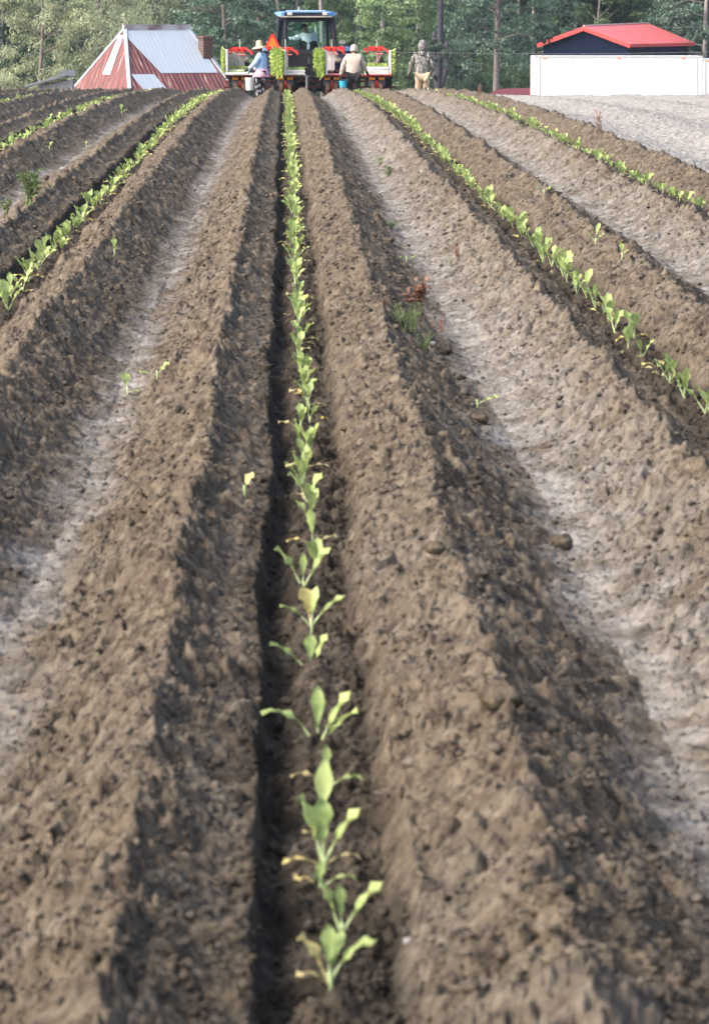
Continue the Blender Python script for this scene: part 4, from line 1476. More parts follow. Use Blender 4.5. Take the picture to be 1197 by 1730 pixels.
def person(loc, rz, pose, label, scale=1.0, top='tan', legs='blackcloth', fat=1.0, hem=.86, glove=None, hat=None, hat_m='beige', hood=None,
           skirt=None, hide_face=False, group='people working round the planter'):
    J = {k: Vector(v) for k, v in {**STAND, **pose}.items()}
    root = empty('person', loc, rz, label, 'person', group, scale)
    names = ['pelvis', 'waist', 'chest', 'neck', 'head', 'crown', 'shl', 'ell', 'wrl', 'shr', 'elr', 'wrr', 'hpl', 'knl', 'anl', 'tol', 'hpr', 'knr', 'anr', 'tor']
    rad = dict(pelvis=(.13, .105), waist=(.125, .095), chest=(.145, .10), neck=(.055, .055), head=(.075, .09), crown=(.055, .065),
               shl=.06, ell=.042, wrl=.027, shr=.06, elr=.042, wrr=.027, hpl=.085, knl=.055, anl=.037, tol=.03, hpr=.085, knr=.055, anr=.037, tor=.03)
    idx = {n: i for i, n in enumerate(names)}
    E = [('pelvis', 'waist'), ('waist', 'chest'), ('chest', 'neck'), ('neck', 'head'), ('head', 'crown'), ('chest', 'shl'), ('shl', 'ell'), ('ell', 'wrl'),
         ('chest', 'shr'), ('shr', 'elr'), ('elr', 'wrr'), ('pelvis', 'hpl'), ('hpl', 'knl'), ('knl', 'anl'), ('anl', 'tol'), ('pelvis', 'hpr'), ('hpr', 'knr'), ('knr', 'anr'), ('anr', 'tor')]
    me = skin_mesh([(J[n], rad[n]) for n in names], [(idx[a], idx[b]) for a, b in E])
    mb = MB(); to_mb(mb, me)
    # face: nose, brow, chin and ears grown into the body mesh
    h, c = J['head'], J['crown']
    up = (c - h).normalized(); fw = Vector(pose.get('look', (0, 1, 0))); fw = (fw - up * fw.dot(up)).normalized(); rt = fw.cross(up)
    mid = h.lerp(c, .35)
    mb.tube([mid + fw * .075 + up * .02, mid + fw * .108 - up * .012, mid + fw * .085 - up * .022], [.008, .014, .008], 6)
    ellipsoid(mb, mid + fw * .055 - up * .07, (.035, .035, .028), 10, 6)
    ellipsoid(mb, mid + fw * .082 - up * .045, (.024, .012, .009), 8, 5)
    for s_ in (-1, 1):
        ellipsoid(mb, mid + rt * .078 * s_ - up * .005, (.012, .02, .03), 8, 6)
    for s_, side in (('l', -1), ('r', 1)):
        if not glove:
            hand(mb, J['wr' + s_], J['wr' + s_] - J['el' + s_], (side * .3, 1, 0), 1.0)
    mb.build('body', M['skin'], root, smooth=True)
    if not hide_face:
        for s_ in (-1, 1):
            e = MB(); ellipsoid(e, mid + fw * .083 + rt * .03 * s_ + up * .012, (.011, .011, .008), 8, 5)
            e.build('eye', M['blackcloth'], root, smooth=True)
    if glove:
        for s_, side in (('l', -1), ('r', 1)):
            g = MB(); hand(g, J['wr' + s_], J['wr' + s_] - J['el' + s_], (side * .3, 1, 0), 1.08, .5)
            g.build('glove', M[glove], root, smooth=True)
    # top: a looser shell over torso and arms
    f = fat
    hemp = J['pelvis'] - Vector((0, 0, .13 if hem < .9 else .02))
    tn = [(J['chest'], (.175 * f, .135 * f)), (J['waist'], (.17 * f, .135 * f)), (J['pelvis'], (.18 * f, .14 * f)), (hemp, (.175 * f, .135 * f)),
          (J['chest'].lerp(J['neck'], .75), (.085, .075)), (J['shl'], .082 * f ** .5), (J['ell'], .068 * f ** .5), (J['ell'].lerp(J['wrl'], .9), .045),
          (J['shr'], .082 * f ** .5), (J['elr'], .068 * f ** .5), (J['elr'].lerp(J['wrr'], .9), .045)]
    te = [(0, 1), (1, 2), (2, 3), (0, 4), (0, 5), (5, 6), (6, 7), (0, 8), (8, 9), (9, 10)]
    me = skin_mesh(tn, te, sub=2)
    for v in me.vertices:      # folds
        q = v.co
        v.co = q + v.normal * (.008 * math.sin(q.z * 38 + q.x * 21) + .006 * math.sin(q.x * 55 + q.z * 17 + q.y * 23))
    mb = MB(); to_mb(mb, me); jk = mb.build('jacket', M[top], root, smooth=True)
    ln = [(J['pelvis'], (.155 * f, .125 * f)), (J['hpl'], .10 * f), (J['knl'], .075), (J['knl'].lerp(J['anl'], .92), .06), (J['hpr'], .10 * f), (J['knr'], .075), (J['knr'].lerp(J['anr'], .92), .06)]
    me = skin_mesh(ln, [(0, 1), (1, 2), (2, 3), (0, 4), (4, 5), (5, 6)], sub=2)
    for v in me.vertices:
        q = v.co; v.co = q + v.normal * (.007 * math.sin(q.z * 31 + q.x * 25))
    mb = MB(); to_mb(mb, me); mb.build('trousers', M[legs], root, smooth=True)
    for s_ in 'lr':
        b = MB()
        b.tube([J['an' + s_] + Vector((0, 0, .05)), J['an' + s_] - Vector((0, 0, .04)), J['to' + s_].lerp(J['an' + s_], .5) - Vector((0, 0, .01)), J['to' + s_] + (J['to' + s_] - J['an' + s_]) * .12], [.05, .052, .048, .03], 9)
        b.build('boot', M['boot'], root, smooth=True)
    if skirt:
        z0 = J['pelvis'].z
        sk = MB(); prof = [(.13 * f, .13), (.185 * f, .06), (.21 * f, -.03), (.235 * f, -.13), (.225 * f, -.14)]
        sk.lathe(prof, J['pelvis'], 'Z', 20)
        sk.v = [(x, y * .82 + .18 * J['pelvis'].y, z + .012 * math.sin(math.atan2(y, x) * 7)) for x, y, z in sk.v]
        sk.build('apron', M[skirt], root, smooth=True)
    hc = h.lerp(c, .5)
    rot = (up.to_track_quat('Z', 'Y').to_matrix())
    if hat == 'straw':
        b = MB()
        b.lathe([(.02, .19), (.06, .185), (.085, .15), (.098, .04), (.11, .015), (.17, -.005), (.225, -.045), (.215, -.05), (.16, -.015), (.095, .0)], hc + up * .035, 'Z', 24, rot=rot)
        b.build('straw_hat', M['straw'], root, smooth=True)
    if hat == 'beanie':
        b = MB(); ellipsoid(b, hc + up * .015, (.102, .115, .125), 18, 10, rot=rot, zmin=-.45)
        b.lathe([(.104, -.07), (.112, -.06), (.112, -.02), (.104, -.01)], hc + up * .015, 'Z', 18, rot=rot)
        b.build('knit_cap', M[hat_m], root, smooth=True)
    if hat == 'cap':
        b = MB(); ellipsoid(b, hc + up * .03, (.092, .105, .10), 16, 9, rot=rot, zmin=-.1)
        bc = hc + fw * .13 + up * .02
        b.box(bc, (.13, .10, .012), Matrix((rt, fw, up)).transposed(), 0, .005)
        b.build('cap', M['navycloth'], root, smooth=True)
    if hood == 'up':
        b = MB(); ellipsoid(b, hc - fw * .015 + up * .02, (.122, .135, .165), 18, 12, rot=rot, noise=.03)
        b.tube([J['neck'] - up * .06, J['neck'] + up * .05], [.13, .10], 14)
        b.build('hood', M[top], root, smooth=True)
        b = MB(); ellipsoid(b, hc + fw * .085 - up * .0, (.07, .06, .10), 12, 8, rot=rot)
        b.build('face_covering', M['blackcloth'], root, smooth=True)
    if hood == 'down':
        b = MB(); ellipsoid(b, J['neck'] - fw * .075 - up * .05, (.13, .06, .085), 16, 8)
        b.build('hood', M[top], root, smooth=True)
    return root


def ground_at(px, Y):
    x = at(px, 100, Y).x
    return Vector((x, Y, float(height(np.array([x]), np.array([Y]), np.array([.05]))[0])))


def bucket(loc, m, r_, h, label, handle_to=None, rz=0.0):
    root = empty('bucket', loc, rz, label, 'bucket', 'buckets carried by the workers')
    b = MB()
    b.lathe([(r_ * .78, 0), (r_ * .80, .01), (r_ * .98, h * .86), (r_ * 1.03, h * .87), (r_ * 1.03, h * .92), (r_, h * .93), (r_, h), (r_ * .95, h), (r_ * .93, h * .9), (r_ * .76, .02)], (0, 0, 0), 'Z', 22)
    b.build('tub', m, root, smooth=False)
    hd = MB()
    top = Vector(handle_to) if handle_to is not None else Vector((0, 0, h + .12))
    hd.tube([(-r_, 0, h * .9), (-r_ * .8 + top.x * .4, top.y * .4, h * .9 + (top.z - h * .9) * .6), tuple(top), (r_ * .8 + top.x * .4, top.y * .4, h * .9 + (top.z - h * .9) * .6), (r_, 0, h * .9)], .004, 6)
    hd.build('handle', M['steel'], root)
    return root


def people():
    # woman in straw hat, side on, facing left
    Y = 109.2
    g = ground_at(441, Y)
    g.z = at(440, 177, Y).z
    person(g, R(74), dict(head=(0, .04, 1.55), crown=(0, .05, 1.66), look=(0, 1, -.15), ell=(-.27, .10, 1.16), wrl=(-.17, .34, 1.02), elr=(.24, .05, 1.12), wrr=(.14, .30, .98),
                          chest=(0, .03, 1.26), neck=(0, .03, 1.45), knl=(-.1, .09, .48), anl=(-.1, .0, .09), tol=(-.1, .17, .04)),
           'woman in a straw hat, light blue jacket and pink apron, carrying a white bucket', .90, 'bluecloth', 'floral', 1.28, glove='navycloth', hat='straw', skirt='pink', hem=.95)
    p = at(421.5, 152, Y - .28)
    hand_z = at(424, 131, Y).z
    bucket(p, M['bucketw'], .115, .32, 'white plastic bucket held by the woman in the straw hat', (.06, .02, hand_z - p.z))
    # person in tan hoodie, back to us
    Y = 107.0
    g = ground_at(597, Y); g.z = at(598, 180, Y).z
    person(g, R(-4), dict(chest=(.0, .06, 1.26), neck=(.0, .10, 1.44), head=(0, .13, 1.53), crown=(0, .14, 1.65), shl=(-.185, .06, 1.38), shr=(.185, .06, 1.38),
                          ell=(-.30, .03, 1.12), wrl=(-.36, .05, .84), elr=(.29, .10, 1.12), wrr=(.34, .26, .98), knl=(-.12, .10, .48), anl=(-.12, .04, .1), tol=(-.12, .2, .05), knr=(.12, -.0, .48), anr=(.13, -.14, .1), tor=(.13, .02, .05)),
           'person walking away in a tan hooded top and pale knit cap, carrying a blue bucket', .90, 'tan', 'blackcloth', 1.34, hat='beanie', hood='down', hide_face=True, glove='blackcloth')
    p = at(580, 151, Y + .02)
    bucket(p, M['bucketb'], .105, .22, 'small blue bucket held by the person in the tan hooded top', (.0, .0, .26))
    # man in camouflage
    Y = 114.0
    g = ground_at(713, Y); g.z = at(713, 186, Y).z
    person(g, R(-6), dict(shl=(-.19, -.01, 1.40), shr=(.19, 0, 1.40), ell=(-.29, -.03, 1.13), wrl=(-.34, .02, .90), elr=(.29, -.03, 1.12), wrr=(.33, .04, .88), head=(.01, .03, 1.56), crown=(.01, .03, 1.68),
                          knl=(-.11, .06, .48), anl=(-.12, .03, .09), tol=(-.13, .18, .04), knr=(.10, .0, .48), anr=(.11, -.09, .09), tor=(.12, .06, .04)),
           'man in a hooded camouflage jacket, tan trousers and black gloves, standing with his back turned', 1.04, 'camo', 'khaki', 1.15, glove='blackcloth', hood='up', hide_face=True)


# ------------------------------------------------------------------ tractor
def tractor():
    Y = 118.0
    gx = at(516.5, 100, Y).x
    root = empty('tractor', (gx, Y, CAMZ - (186 - YV) * Y / FPX), 0, 'dark tractor with a light blue cab roof pulling the planter, seen from behind', 'tractor')
    K = FPX / Y
    def L(px, py, y=0.0):      # photo pixel -> local point at local depth y
        p = at(px, py, Y + y); return p - root.location
    def wheel(x, y, r_, w, lugs, rimr):
        t = MB()
        prof = [(rimr, -w * .42), (r_ * .80, -w * .5), (r_ * .93, -w * .47), (r_ * .965, -w * .38), (r_ * .965, w * .38), (r_ * .93, w * .47), (r_ * .80, w * .5), (rimr, w * .42)]
        t.lathe(prof, (0, 0, 0), 'X', 40)
        for i in range(lugs):
            for s in (-1, 1):
                a = 2 * PI * (i + (.5 if s > 0 else 0)) / lugs
                a2 = a + .30
                p0 = Vector((s * w * .02, math.cos(a) * r_ * .97, math.sin(a) * r_ * .97)); p1 = Vector((s * w * .50, math.cos(a2) * r_ * .955, math.sin(a2) * r_ * .955))
                t.bar(p0, p1, .045 * r_ / .84, .085 * r_ / .84)
        o = t.build('tyre', M['rubber'], root, (x, y, r_))
        rm = MB(); s = 1 if x > 0 else -1
        rm.lathe([(.05, s * .02), (rimr * .35, s * .03), (rimr * .55, -s * .02), (rimr * .9, -s * .05), (rimr, s * w * .38), (rimr * 1.02, s * w * .4)], (0, 0, 0), 'X', 28)
        for i in range(8):
            a = 2 * PI * i / 8
            rm.box((s * .05, math.cos(a) * rimr * .3, math.sin(a) * rimr * .3), (.03, .03, .03))
        rm.build('rim', M['steel'], o)
    wheel(1.17, 0, .84, .42, 20, .46); wheel(-1.17, 0, .84, .42, 20, .46)
    wheel(.98, 2.55, .56, .30, 16, .30); wheel(-.98, 2.55, .56, .30, 16, .30)
    ax = MB(); ax.tube([(-1.3, 0, .84), (1.3, 0, .84)], .09, 12); ax.box((0, .1, .85), (.5, .7, .55), None, 0, .05)
    ax.tube([(-.95, 2.55, .55), (.95, 2.55, .55)], .06, 8)
    ax.build('axle', M['black'], root)
    # bonnet
    b = MB(); b.box((0, 2.2, 1.28), (.78, 1.9, .62), None, 0, .08); b.box((0, 3.16, 1.22), (.7, .06, .5), None, 0, .02)
    b.build('bonnet', M['blue'], root)
    ch = MB(); ch.box((0, 1.9, .80), (.42, 2.4, .36), None, 0, .04); ch.build('engine_block', M['black'], root)
    ex = MB(); ex.tube([(.30, 1.9, 1.5), (.30, 1.9, 2.35)], .04, 10); ex.build('exhaust_pipe', M['steel'], root)
    # fenders
    for s in (-1, 1):
        f = MB()
        w, n = .50, 12
        cx = s * 1.13
        vs = []
        for i in range(n + 1):
            a = R(20) + (R(165) - R(20)) * i / n
            for r_ in (.92, .96):
                for x in (-w / 2, w / 2):
                    vs.append((cx + x, math.cos(a) * r_, .84 + math.sin(a) * r_))
        fs = []
        for i in range(n):
            o = i * 4
            fs += [(o, o + 1, o + 5, o + 4), (o + 2, o + 6, o + 7, o + 3), (o, o + 4, o + 6, o + 2), (o + 1, o + 3, o + 7, o + 5)]
        fs += [(0, 2, 3, 1), (n * 4, n * 4 + 1, n * 4 + 3, n * 4 + 2)]
        f.add(vs, fs)
        f.box((s * .90, .05, 1.58), (.05, .9, .45), None, 0, .02)
        fo = f.build('fender', M['navy'], root)
        fc = MB(); fc.box((s * 1.02, -.42, 1.72), (.34, .30, .10), Matrix.Rotation(R(14), 3, 'X'), 0, .03); fc.build('fender_cap', M['blue'], fo)
        lt = MB(); lt.box((s * .99, -.78, 1.73), (.16, .08, .12), None, 0, .015); lt.build('tail_lamp', M['sign_r'], fo)
        wk = MB(); wk.box((s * 1.0, -.62, 1.90), (.17, .09, .10), None, 0, .015); wk.box((s * 1.0, -.62, 1.82), (.03, .03, .1))
        wk.build('work_lamp', M['steel'], fo)
    # cab
    zb = L(516, 82).z
    zt = L(516, 29).z
    posts = MB()
    for s in (-1, 1):
        xb, xt = s * .80, s * .70
        posts.bar((xb, -.55, zb - .15), (xt, -.50, zt), .15, .13)
        posts.bar((xb, .95, zb - .55), (xt, .85, zt), .08, .08)
        posts.bar((s * .60, -.62, zb - .1), (s * .555, -.58, zt), .11, .05)
        posts.bar((xb, -.55, zb - .1), (xb, .95, zb - .1), .07, .09)
        posts.bar((s * .79, .25, zb - .6), (s * .70, .2, zt), .05, .05)
    posts.bar((-.72, -.56, zt - .03), (.72, -.56, zt - .03), .06, .11)
    posts.bar((-.72, .86, zt - .03), (.72, .86, zt - .03), .06, .07)
    posts.bar((-.82, -.55, zb - .06), (.82, -.55, zb - .06), .08, .1)
    posts.build('cab_frame', M['navy'], root)
    lowr = MB()
    lowr.box((0, .2, zb - .62), (1.5, 1.5, .95), None, 0, .06)
    lowr.box((0, -.45, zb - .35), (1.1, .35, .62), None, 0, .05)
    lowr.box((0, -.30, zb - .95), (.62, .5, .5), None, 0, .05)
    lowr.build('cab_base', M['black'], root)
    for nm, pts in (('rear_window', [(-.55, -.59, zb + .02), (.55, -.59, zb + .02), (.52, -.56, zt - .1), (-.52, -.56, zt - .1)]), ('windscreen', [(-.72, .9, zb - .05), (.72, .9, zb - .05), (.66, .86, zt - .06), (-.66, .86, zt - .06)])):
        g = MB(); g.prism(pts, (0, -.006, 0)); g.build(nm, M['glass'], root)
    for s in (-1, 1):
        g = MB(); g.prism([(s * .79, -.48, zb), (s * .79, .9, zb), (s * .70, .82, zt - .06), (s * .71, -.44, zt - .06)], (s * .006, 0, 0)); g.build('side_window', M['glass'], root)
    wp = MB()
    wp.box((.0, -.67, zt - .115), (.62, .03, .035)); wp.tube([(-.58, -.66, zt - .085), (.60, -.66, zt - .085)], .012, 6)
    wo = wp.build('wiper_bar', M['black'], root)
    # roof
    zr0, zr1 = L(516, 28).z, L(516, 18.5).z
    rf = MB()
    top = [(-.66, -.70), (.66, -.70), (.78, -.35), (.78, .85), (.6, 1.05), (-.6, 1.05), (-.78, .85), (-.78, -.35)]
    n = len(top)
    vs = [(x * 1.03, y, zr0 + .03) for x, y in top] + [(x, y, zr1 - .03) for x, y in top] + [(x * .93, y * .93, zr1) for x, y in top]
    rf.add(vs, [tuple(reversed(range(n))), tuple(range(2 * n, 3 * n))] + [(i, (i + 1) % n, n + (i + 1) % n, n + i) for i in range(n)] + [(n + i, n + (i + 1) % n, 2 * n + (i + 1) % n, 2 * n + i) for i in range(n)])
    for s in (-1, 1):     # flared blue corners
        rf.prism([(s * .60, -.62, zr1 - .005), (s * .86, -.50, zr1 - .03), (s * .87, -.50, zr0 + .10), (s * .76, -.56, zr0 + .02), (s * .62, -.66, zr0 + .02)], (0, .75, 0))
    ro = rf.build('roof', M['blue'], root)
    bd = MB(); bd.prism([(-.60, -.705, zr0 + .02), (.60, -.705, zr0 + .02), (.585, -.705, zr1 - .025), (-.585, -.705, zr1 - .025)], (0, -.03, 0)); bd.build('rear_band', M['navy'], ro)
    gt = MB(); gt.box((0, -.72, zr0 + .01), (1.42, .05, .035)); gt.build('drip_rail', mat('beige_rail', (.45, .40, .36), .5), ro)
    tp = MB(); tp.box((0, .1, zr1 + .012), (1.08, 1.2, .03), None, 0, .01); tp.build('roof_hatch', mat('pale_blue_paint', (.40, .55, .80), .35), ro)
    for x in (-.44, .52):
        w = MB(); w.box((x, -.755, (zr0 + zr1) / 2 + .01), (.14, .05, .085), None, 0, .012)
        w.build('roof_lamp', mat('lamp_glass', (.55, .55, .55), .2, var=.3, scale=40), ro)
    bc = MB(); bc.lathe([(.05, 0), (.05, .03), (.03, .04), (.03, .10), (.015, .11)], (L(505, 18).x, .1, zr1 + .027), 'Z', 12); bc.build('beacon', M['steel'], ro)
    # seat, steering wheel and levers
    st = MB(); st.box((.06, .10, zb + .02), (.5, .12, .40), Matrix.Rotation(R(-8), 3, 'X'), 0, .05); st.box((.06, .33, zb - .12), (.5, .5, .12), None, 0, .04)
    st.build('seat', M['blackcloth'], root)
    sw = MB(); sw.tube([(math.cos(t) * .2 - .05, .78 + math.sin(t) * .12, zb + .06 + math.sin(t) * .12) for t in [2 * PI * i / 16 for i in range(17)]], .015, 6)
    sw.tube([(-.05, .78, zb + .06), (-.05, .95, zb - .3)], .03, 6); sw.build('steering_wheel', M['black'], root)
    for x in (.40, .55):
        lv = MB(); lv.tube([(x, .1, zb - .1), (x + .02, .08, zb + .10), (x, .06, zb + .15)], [.015, .012, .03], 6); lv.build('lever', M['black'], root)
    # hitch arms
    hi = MB()
    for s in (-1, 1):
        hi.bar((s * .38, -.2, .75), (s * .42, -1.7, .72), .06, .09)
        hi.bar((s * .36, -.35, 1.35), (s * .41, -1.1, .75), .035, .05)
    hi.bar((0, -.3, 1.15), (0, -1.9, 1.25), .06)
    hi.build('hitch_arm', M['black'], root)
    # slow vehicle triangle on the left fender
    c = L(460, 69.5, -.9)
    tri = lambda w, h, cut: [(c.x + x, c.y, c.z + z) for x, z in ((-w + cut * .4, -h * .5), (w - cut * .4, -h * .5), (w, -h * .5 + cut * .7), (cut * .5, h * .5), (-cut * .5, h * .5), (-w, -h * .5 + cut * .7))]
    t1 = MB(); t1.prism(tri(.215, .40, .07), (0, .012, 0)); so = t1.build('warning_triangle', M['sign_r'], root)
    t2 = MB(); t2.prism([(x, y - .006, z) for x, y, z in [(c.x + a, c.y, c.z + b) for a, b in ((-.15, -.13), (.15, -.13), (.0, .15))]], (0, -.006, 0)); t2.build('orange_centre', M['sign_o'], so)
    t3 = MB(); t3.bar((c.x, c.y + .03, c.z - .18), (c.x + .05, c.y + .55, c.z - .50), .04); t3.box((c.x, c.y + .02, c.z - .23), (.2, .05, .06)); t3.build('bracket', M['black'], so)
    # driver
    seat_p = Vector((.05, .20, zb - .09)) + root.location
    person(seat_p + Vector((0, 0, .05 - .93 * .97)), R(8), dict(pelvis=(.06, 0, .93), waist=(.05, .02, 1.04), chest=(.02, .06, 1.24), neck=(-.02, .10, 1.42), head=(-.06, .13, 1.50), crown=(-.08, .15, 1.62), look=(-.7, 1, 0),
                                                      shl=(-.14, .08, 1.35), shr=(.19, .04, 1.36), ell=(-.34, .06, 1.26), wrl=(-.55, .10, 1.26), elr=(.27, .16, 1.12), wrr=(.12, .42, 1.08),
                                                      hpl=(-.05, .05, .90), hpr=(.15, .05, .90), knl=(-.12, .46, .92), knr=(.22, .46, .92), anl=(-.14, .60, .55), anr=(.2, .60, .55), tol=(-.14, .74, .50), tor=(.2, .74, .50)),
           'tractor driver in a white shirt and dark cap leaning left inside the cab', .97, 'whitecloth', 'denim', 1.3, hat='cap')


# ------------------------------------------------------------------ the planter and its trays
def foam_tray(root, w, d, t=.05, name='tray'):
    """foam tray: a slab with rows of cells sunk in its top (local: lies flat, cells up)"""
    mb = MB()
    mb.box((0, 0, 0), (w, d, t), None, 0, .006)
    n, m = 8, 5
    for i in range(n + 1):
        mb.box((-w / 2 + .012 + (w - .024) * i / n, 0, t / 2 + .004), (.010, d - .03, .008))
    for j in range(m + 1):
        mb.box((0, -d / 2 + .012 + (d - .024) * j / m, t / 2 + .0045), (w - .03, .010, .0075))
    return mb.build(name, M['styro'], root)


def seedling_mass(root, w, d, h, n, seed, m='tray_leaf', z0=.03):
    rnd = random.Random(seed)
    mb = MB()
    for i in range(n):
        x, y = rnd.uniform(-w / 2, w / 2) * .97, rnd.uniform(-d / 2, d / 2) * .97
        a = rnd.uniform(0, 2 * PI); e = rnd.uniform(.5, 1.4); L_ = h * rnd.uniform(.65, 1.15); wd = L_ * rnd.uniform(.3, .45)
        dd = Vector((math.cos(a) * math.cos(e), math.sin(a) * math.cos(e), math.sin(e)))
        s = Vector((-math.sin(a), math.cos(a), 0))
        p = Vector((x, y, z0))
        q, t = p + dd * L_ * .6, p + dd * L_ + Vector((math.cos(a), math.sin(a), -.3)) * L_ * .18
        mb.add([p, q - s * wd / 2, t, q + s * wd / 2], [(0, 1, 2, 3)])
    return mb.build('seedlings', M[m], root)


def tray_thing(c, rot, w, d, h, n, seed, label, name='seedling_tray', group='foam trays of seedlings on the planter', pile=1):
    root = empty(name, c, 0, label, 'seedling tray', group)
    root.rotation_euler = rot.to_euler()
    foam_tray(root, w, d)
    seedling_mass(root, w, d, h, n, seed)
    return root


def planter():
    Y = 112.0
    gz_ = CAMZ - (183 - YV) * Y / FPX
    root = empty('planter', (X0 + .5 * P, Y, gz_), 0, 'red four-row mounted planter with wooden tray racks, working behind the tractor', 'planter')
    def W(px, py, y=0.0): return at(px, py, Y + y)
    def L(px, py, y=0.0): return at(px, py, Y + y) - root.location
    # cross bars
    tb = MB(); zt = L(500, 147).z
    tb.box((.0, .45, zt), (4.5, .07, .05), None, 0, .01); tb.box((.0, .75, zt + .14), (4.4, .08, .06), None, 0, .01)
    tb.build('toolbar', mat('dull_red_paint', (.10, .012, .012), .6, var=.3), root)
    tb = MB(); tb.box((0, 1.05, L(500, 131).z), (4.4, .10, .10), None, 0, .01)
    for x in (-2.1, -.7, .7, 2.1): tb.bar((x, .75, zt + .18), (x, 1.05, L(500, 131).z), .06)
    for s in (-1, 1): tb.bar((s * .5, 1.05, L(500, 131).z), (s * .38, 4.0, .95), .06, .09)
    tb.bar((0, 1.05, L(500, 131).z + .3), (0, 4.0, 1.3), .05)
    tb.bar((-.5, 1.05, L(500, 131).z), (0, 1.05, L(500, 131).z + .35), .05); tb.bar((.5, 1.05, L(500, 131).z), (0, 1.05, L(500, 131).z + .35), .05)
    tb.build('hitch_frame', M['black'], root)
    units = []
    for ui, (cx, top) in enumerate(((405, 81), (482, 81), (560.5, 80), (636.5, 79.5))):
        dy = top - 81
        u0 = L(cx, 100).x
        zc = L(cx, 86 + dy).z
        # frame is the unit's carrying part; the rest hang on it as sub-parts
        fr = MB()
        zf = L(cx, 127.5).z
        fr.box((u0, .1, zf), (.78, .05, .045), None, 0, .008); fr.box((u0, .55, zf), (.78, .05, .045), None, 0, .008)
        for s in (-1, 1):
            fr.box((u0 + s * .37, .32, zf), (.05, .5, .04))
            fr.bar((u0 + s * .2, .3, zf), (u0 + s * .12, .4, L(cx, 147).z), .05)
        fr.bar((u0, .55, zf), (u0, .50, zc), .035)
        fo = fr.build('row_unit_frame', M['dullred'], root)
        # carousel: hub cones and five arms
        ca = MB()
        for s in (-1, 1): ca.lathe([(.045, -.06), (.075, -.05), (.08, .04), (.06, .05)], (u0 + s * .075, .30, zc + .03), 'Z', 12)
        ca.box((u0, .33, zc + .09), (.42, .06, .025), None, 0, .006)
        for a, r_, dz in ((178, .31, -.02), (205, .27, -.08), (-22, .34, -.10), (-6, .30, -.05), (90, .25, 0)):
            d = Vector((math.cos(R(a)), math.sin(R(a)), 0))
            q0 = Vector((u0, .3, zc + .07)) + d * .10
            q1 = Vector((u0, .3, zc + .07 + dz * .35)) + d * r_ * .6
            q2 = Vector((u0, .3, zc + .05 + dz)) + d * r_
            ca.bar(q0, q1, .028, .034); ca.bar(q1, q2, .026, .030)
            ca.box(q2 - Vector((0, 0, .02)), (.075, .06, .045), None, 0, .008)
        ca.build('carousel', M['red'], fo)
        pl = MB(); pl.box((u0 + .05, .12, zc - .09), (.24, .10, .035), None, 0, .008); pl.build('lower_plate', M['redfade'], fo)
        rd = MB(); rd.tube([(u0 - .0, .30, zc + .05), (u0 - .0, .30, L(cx, 66).z)], .013, 6); rd.tube([(u0 - .01, .26, zc - .0), (u0 + .02, .24, L(cx, 120).z)], .010, 6); rd.build('rod', mat('pale_rod', (.5, .5, .48), .5), fo)
        # wooden rack
        rx = {0: (386, 413), 1: (475, 487), 2: (547.5, 565.5), 3: (655, 661)}[ui]
        a, b = L(rx[0], 86), L(rx[1], 119)
        mw = M['wood'] if ui != 2 else M['styro']
        rk = MB()
        nb = max(1, round((b.x - a.x) / .13))
        for i in range(nb):
            w = (b.x - a.x) / nb
            rk.box((a.x + w * (i + .5), .42, (a.z + b.z) / 2 + (.01 if i % 2 else 0)), (w - .006, .025, a.z - b.z), None, 0, .003)
        rk.box(((a.x + b.x) / 2, .45, a.z - .08), (b.x - a.x, .03, .05)); rk.box(((a.x + b.x) / 2, .45, b.z + .08), (b.x - a.x, .03, .05))
        rk.build('rack_board', mw, fo)
        # table for trays
        tx = {0: (379, 429), 1: (474, 516), 2: (547, 575), 3: (618, 661)}[ui]
        a, b = L(tx[0], 126.5), L(tx[1], 126.5)
        tbm = MB(); tbm.box(((a.x + b.x) / 2, .12, a.z + .02), (b.x - a.x, .42, .04), None, 0, .006); tbm.build('tray_table', M['wood'] if ui in (0, 1) else M['redfade'], fo)
        # orange rollers
        for i in (-2, -1, 1, 2):
            r_ = MB(); q = L(cx + i * 5.2, 132.3); r_.lathe([(.028, -.04), (.038, -.03), (.038, .03), (.028, .04)], (q.x, .16, q.z), 'X', 12); r_.build('roller', M['orange'], fo)
        bx = MB(); q, q2 = L(cx - 14, 135.5), L(cx + 14, 144)
        bx.prism([(q.x, .2, q.z), (q2.x, .2, q.z), (q2.x, .2, q2.z), (q2.x - .05, .2, q2.z - .03), (q.x + .05, .2, q2.z - .03), (q.x, .2, q2.z)], (0, .3, 0)); bx.build('seed_box', M['greybox'], fo)
        gb = MB(); gb.box((u0, .42, L(cx, 140).z), (.62, .22, .34), None, 0, .03); gb.box((u0, .50, L(cx, 150).z), (.30, .30, .22), None, 0, .03)
        for s in (-1, 1): gb.bar((u0 + s * .30, .40, L(cx, 131).z), (u0 + s * .16, .30, L(cx, 156).z), .05)
        gb.build('drive_housing', M['black'], fo)
        sh = MB(); sh.box((u0, .12, (L(cx, 136).z + L(cx, 158).z) / 2), (.055, .06, L(cx, 136).z - L(cx, 158).z), None, 0, .006); sh.build('shank', M['red'], fo)
        for s in (-1, 1):
            w = MB(); tilt = Matrix.Rotation(R(-10 * s), 3, 'Y')
            w.lathe([(.05, -.05), (.19, -.05), (.20, -.03), (.20, .03), (.19, .05), (.05, .05)], (0, 0, 0), 'X', 22, rot=tilt)
            q = L(cx + s * 7.5, 151); w.build('press_wheel', M['rust'], fo, (q.x, .16, q.z))
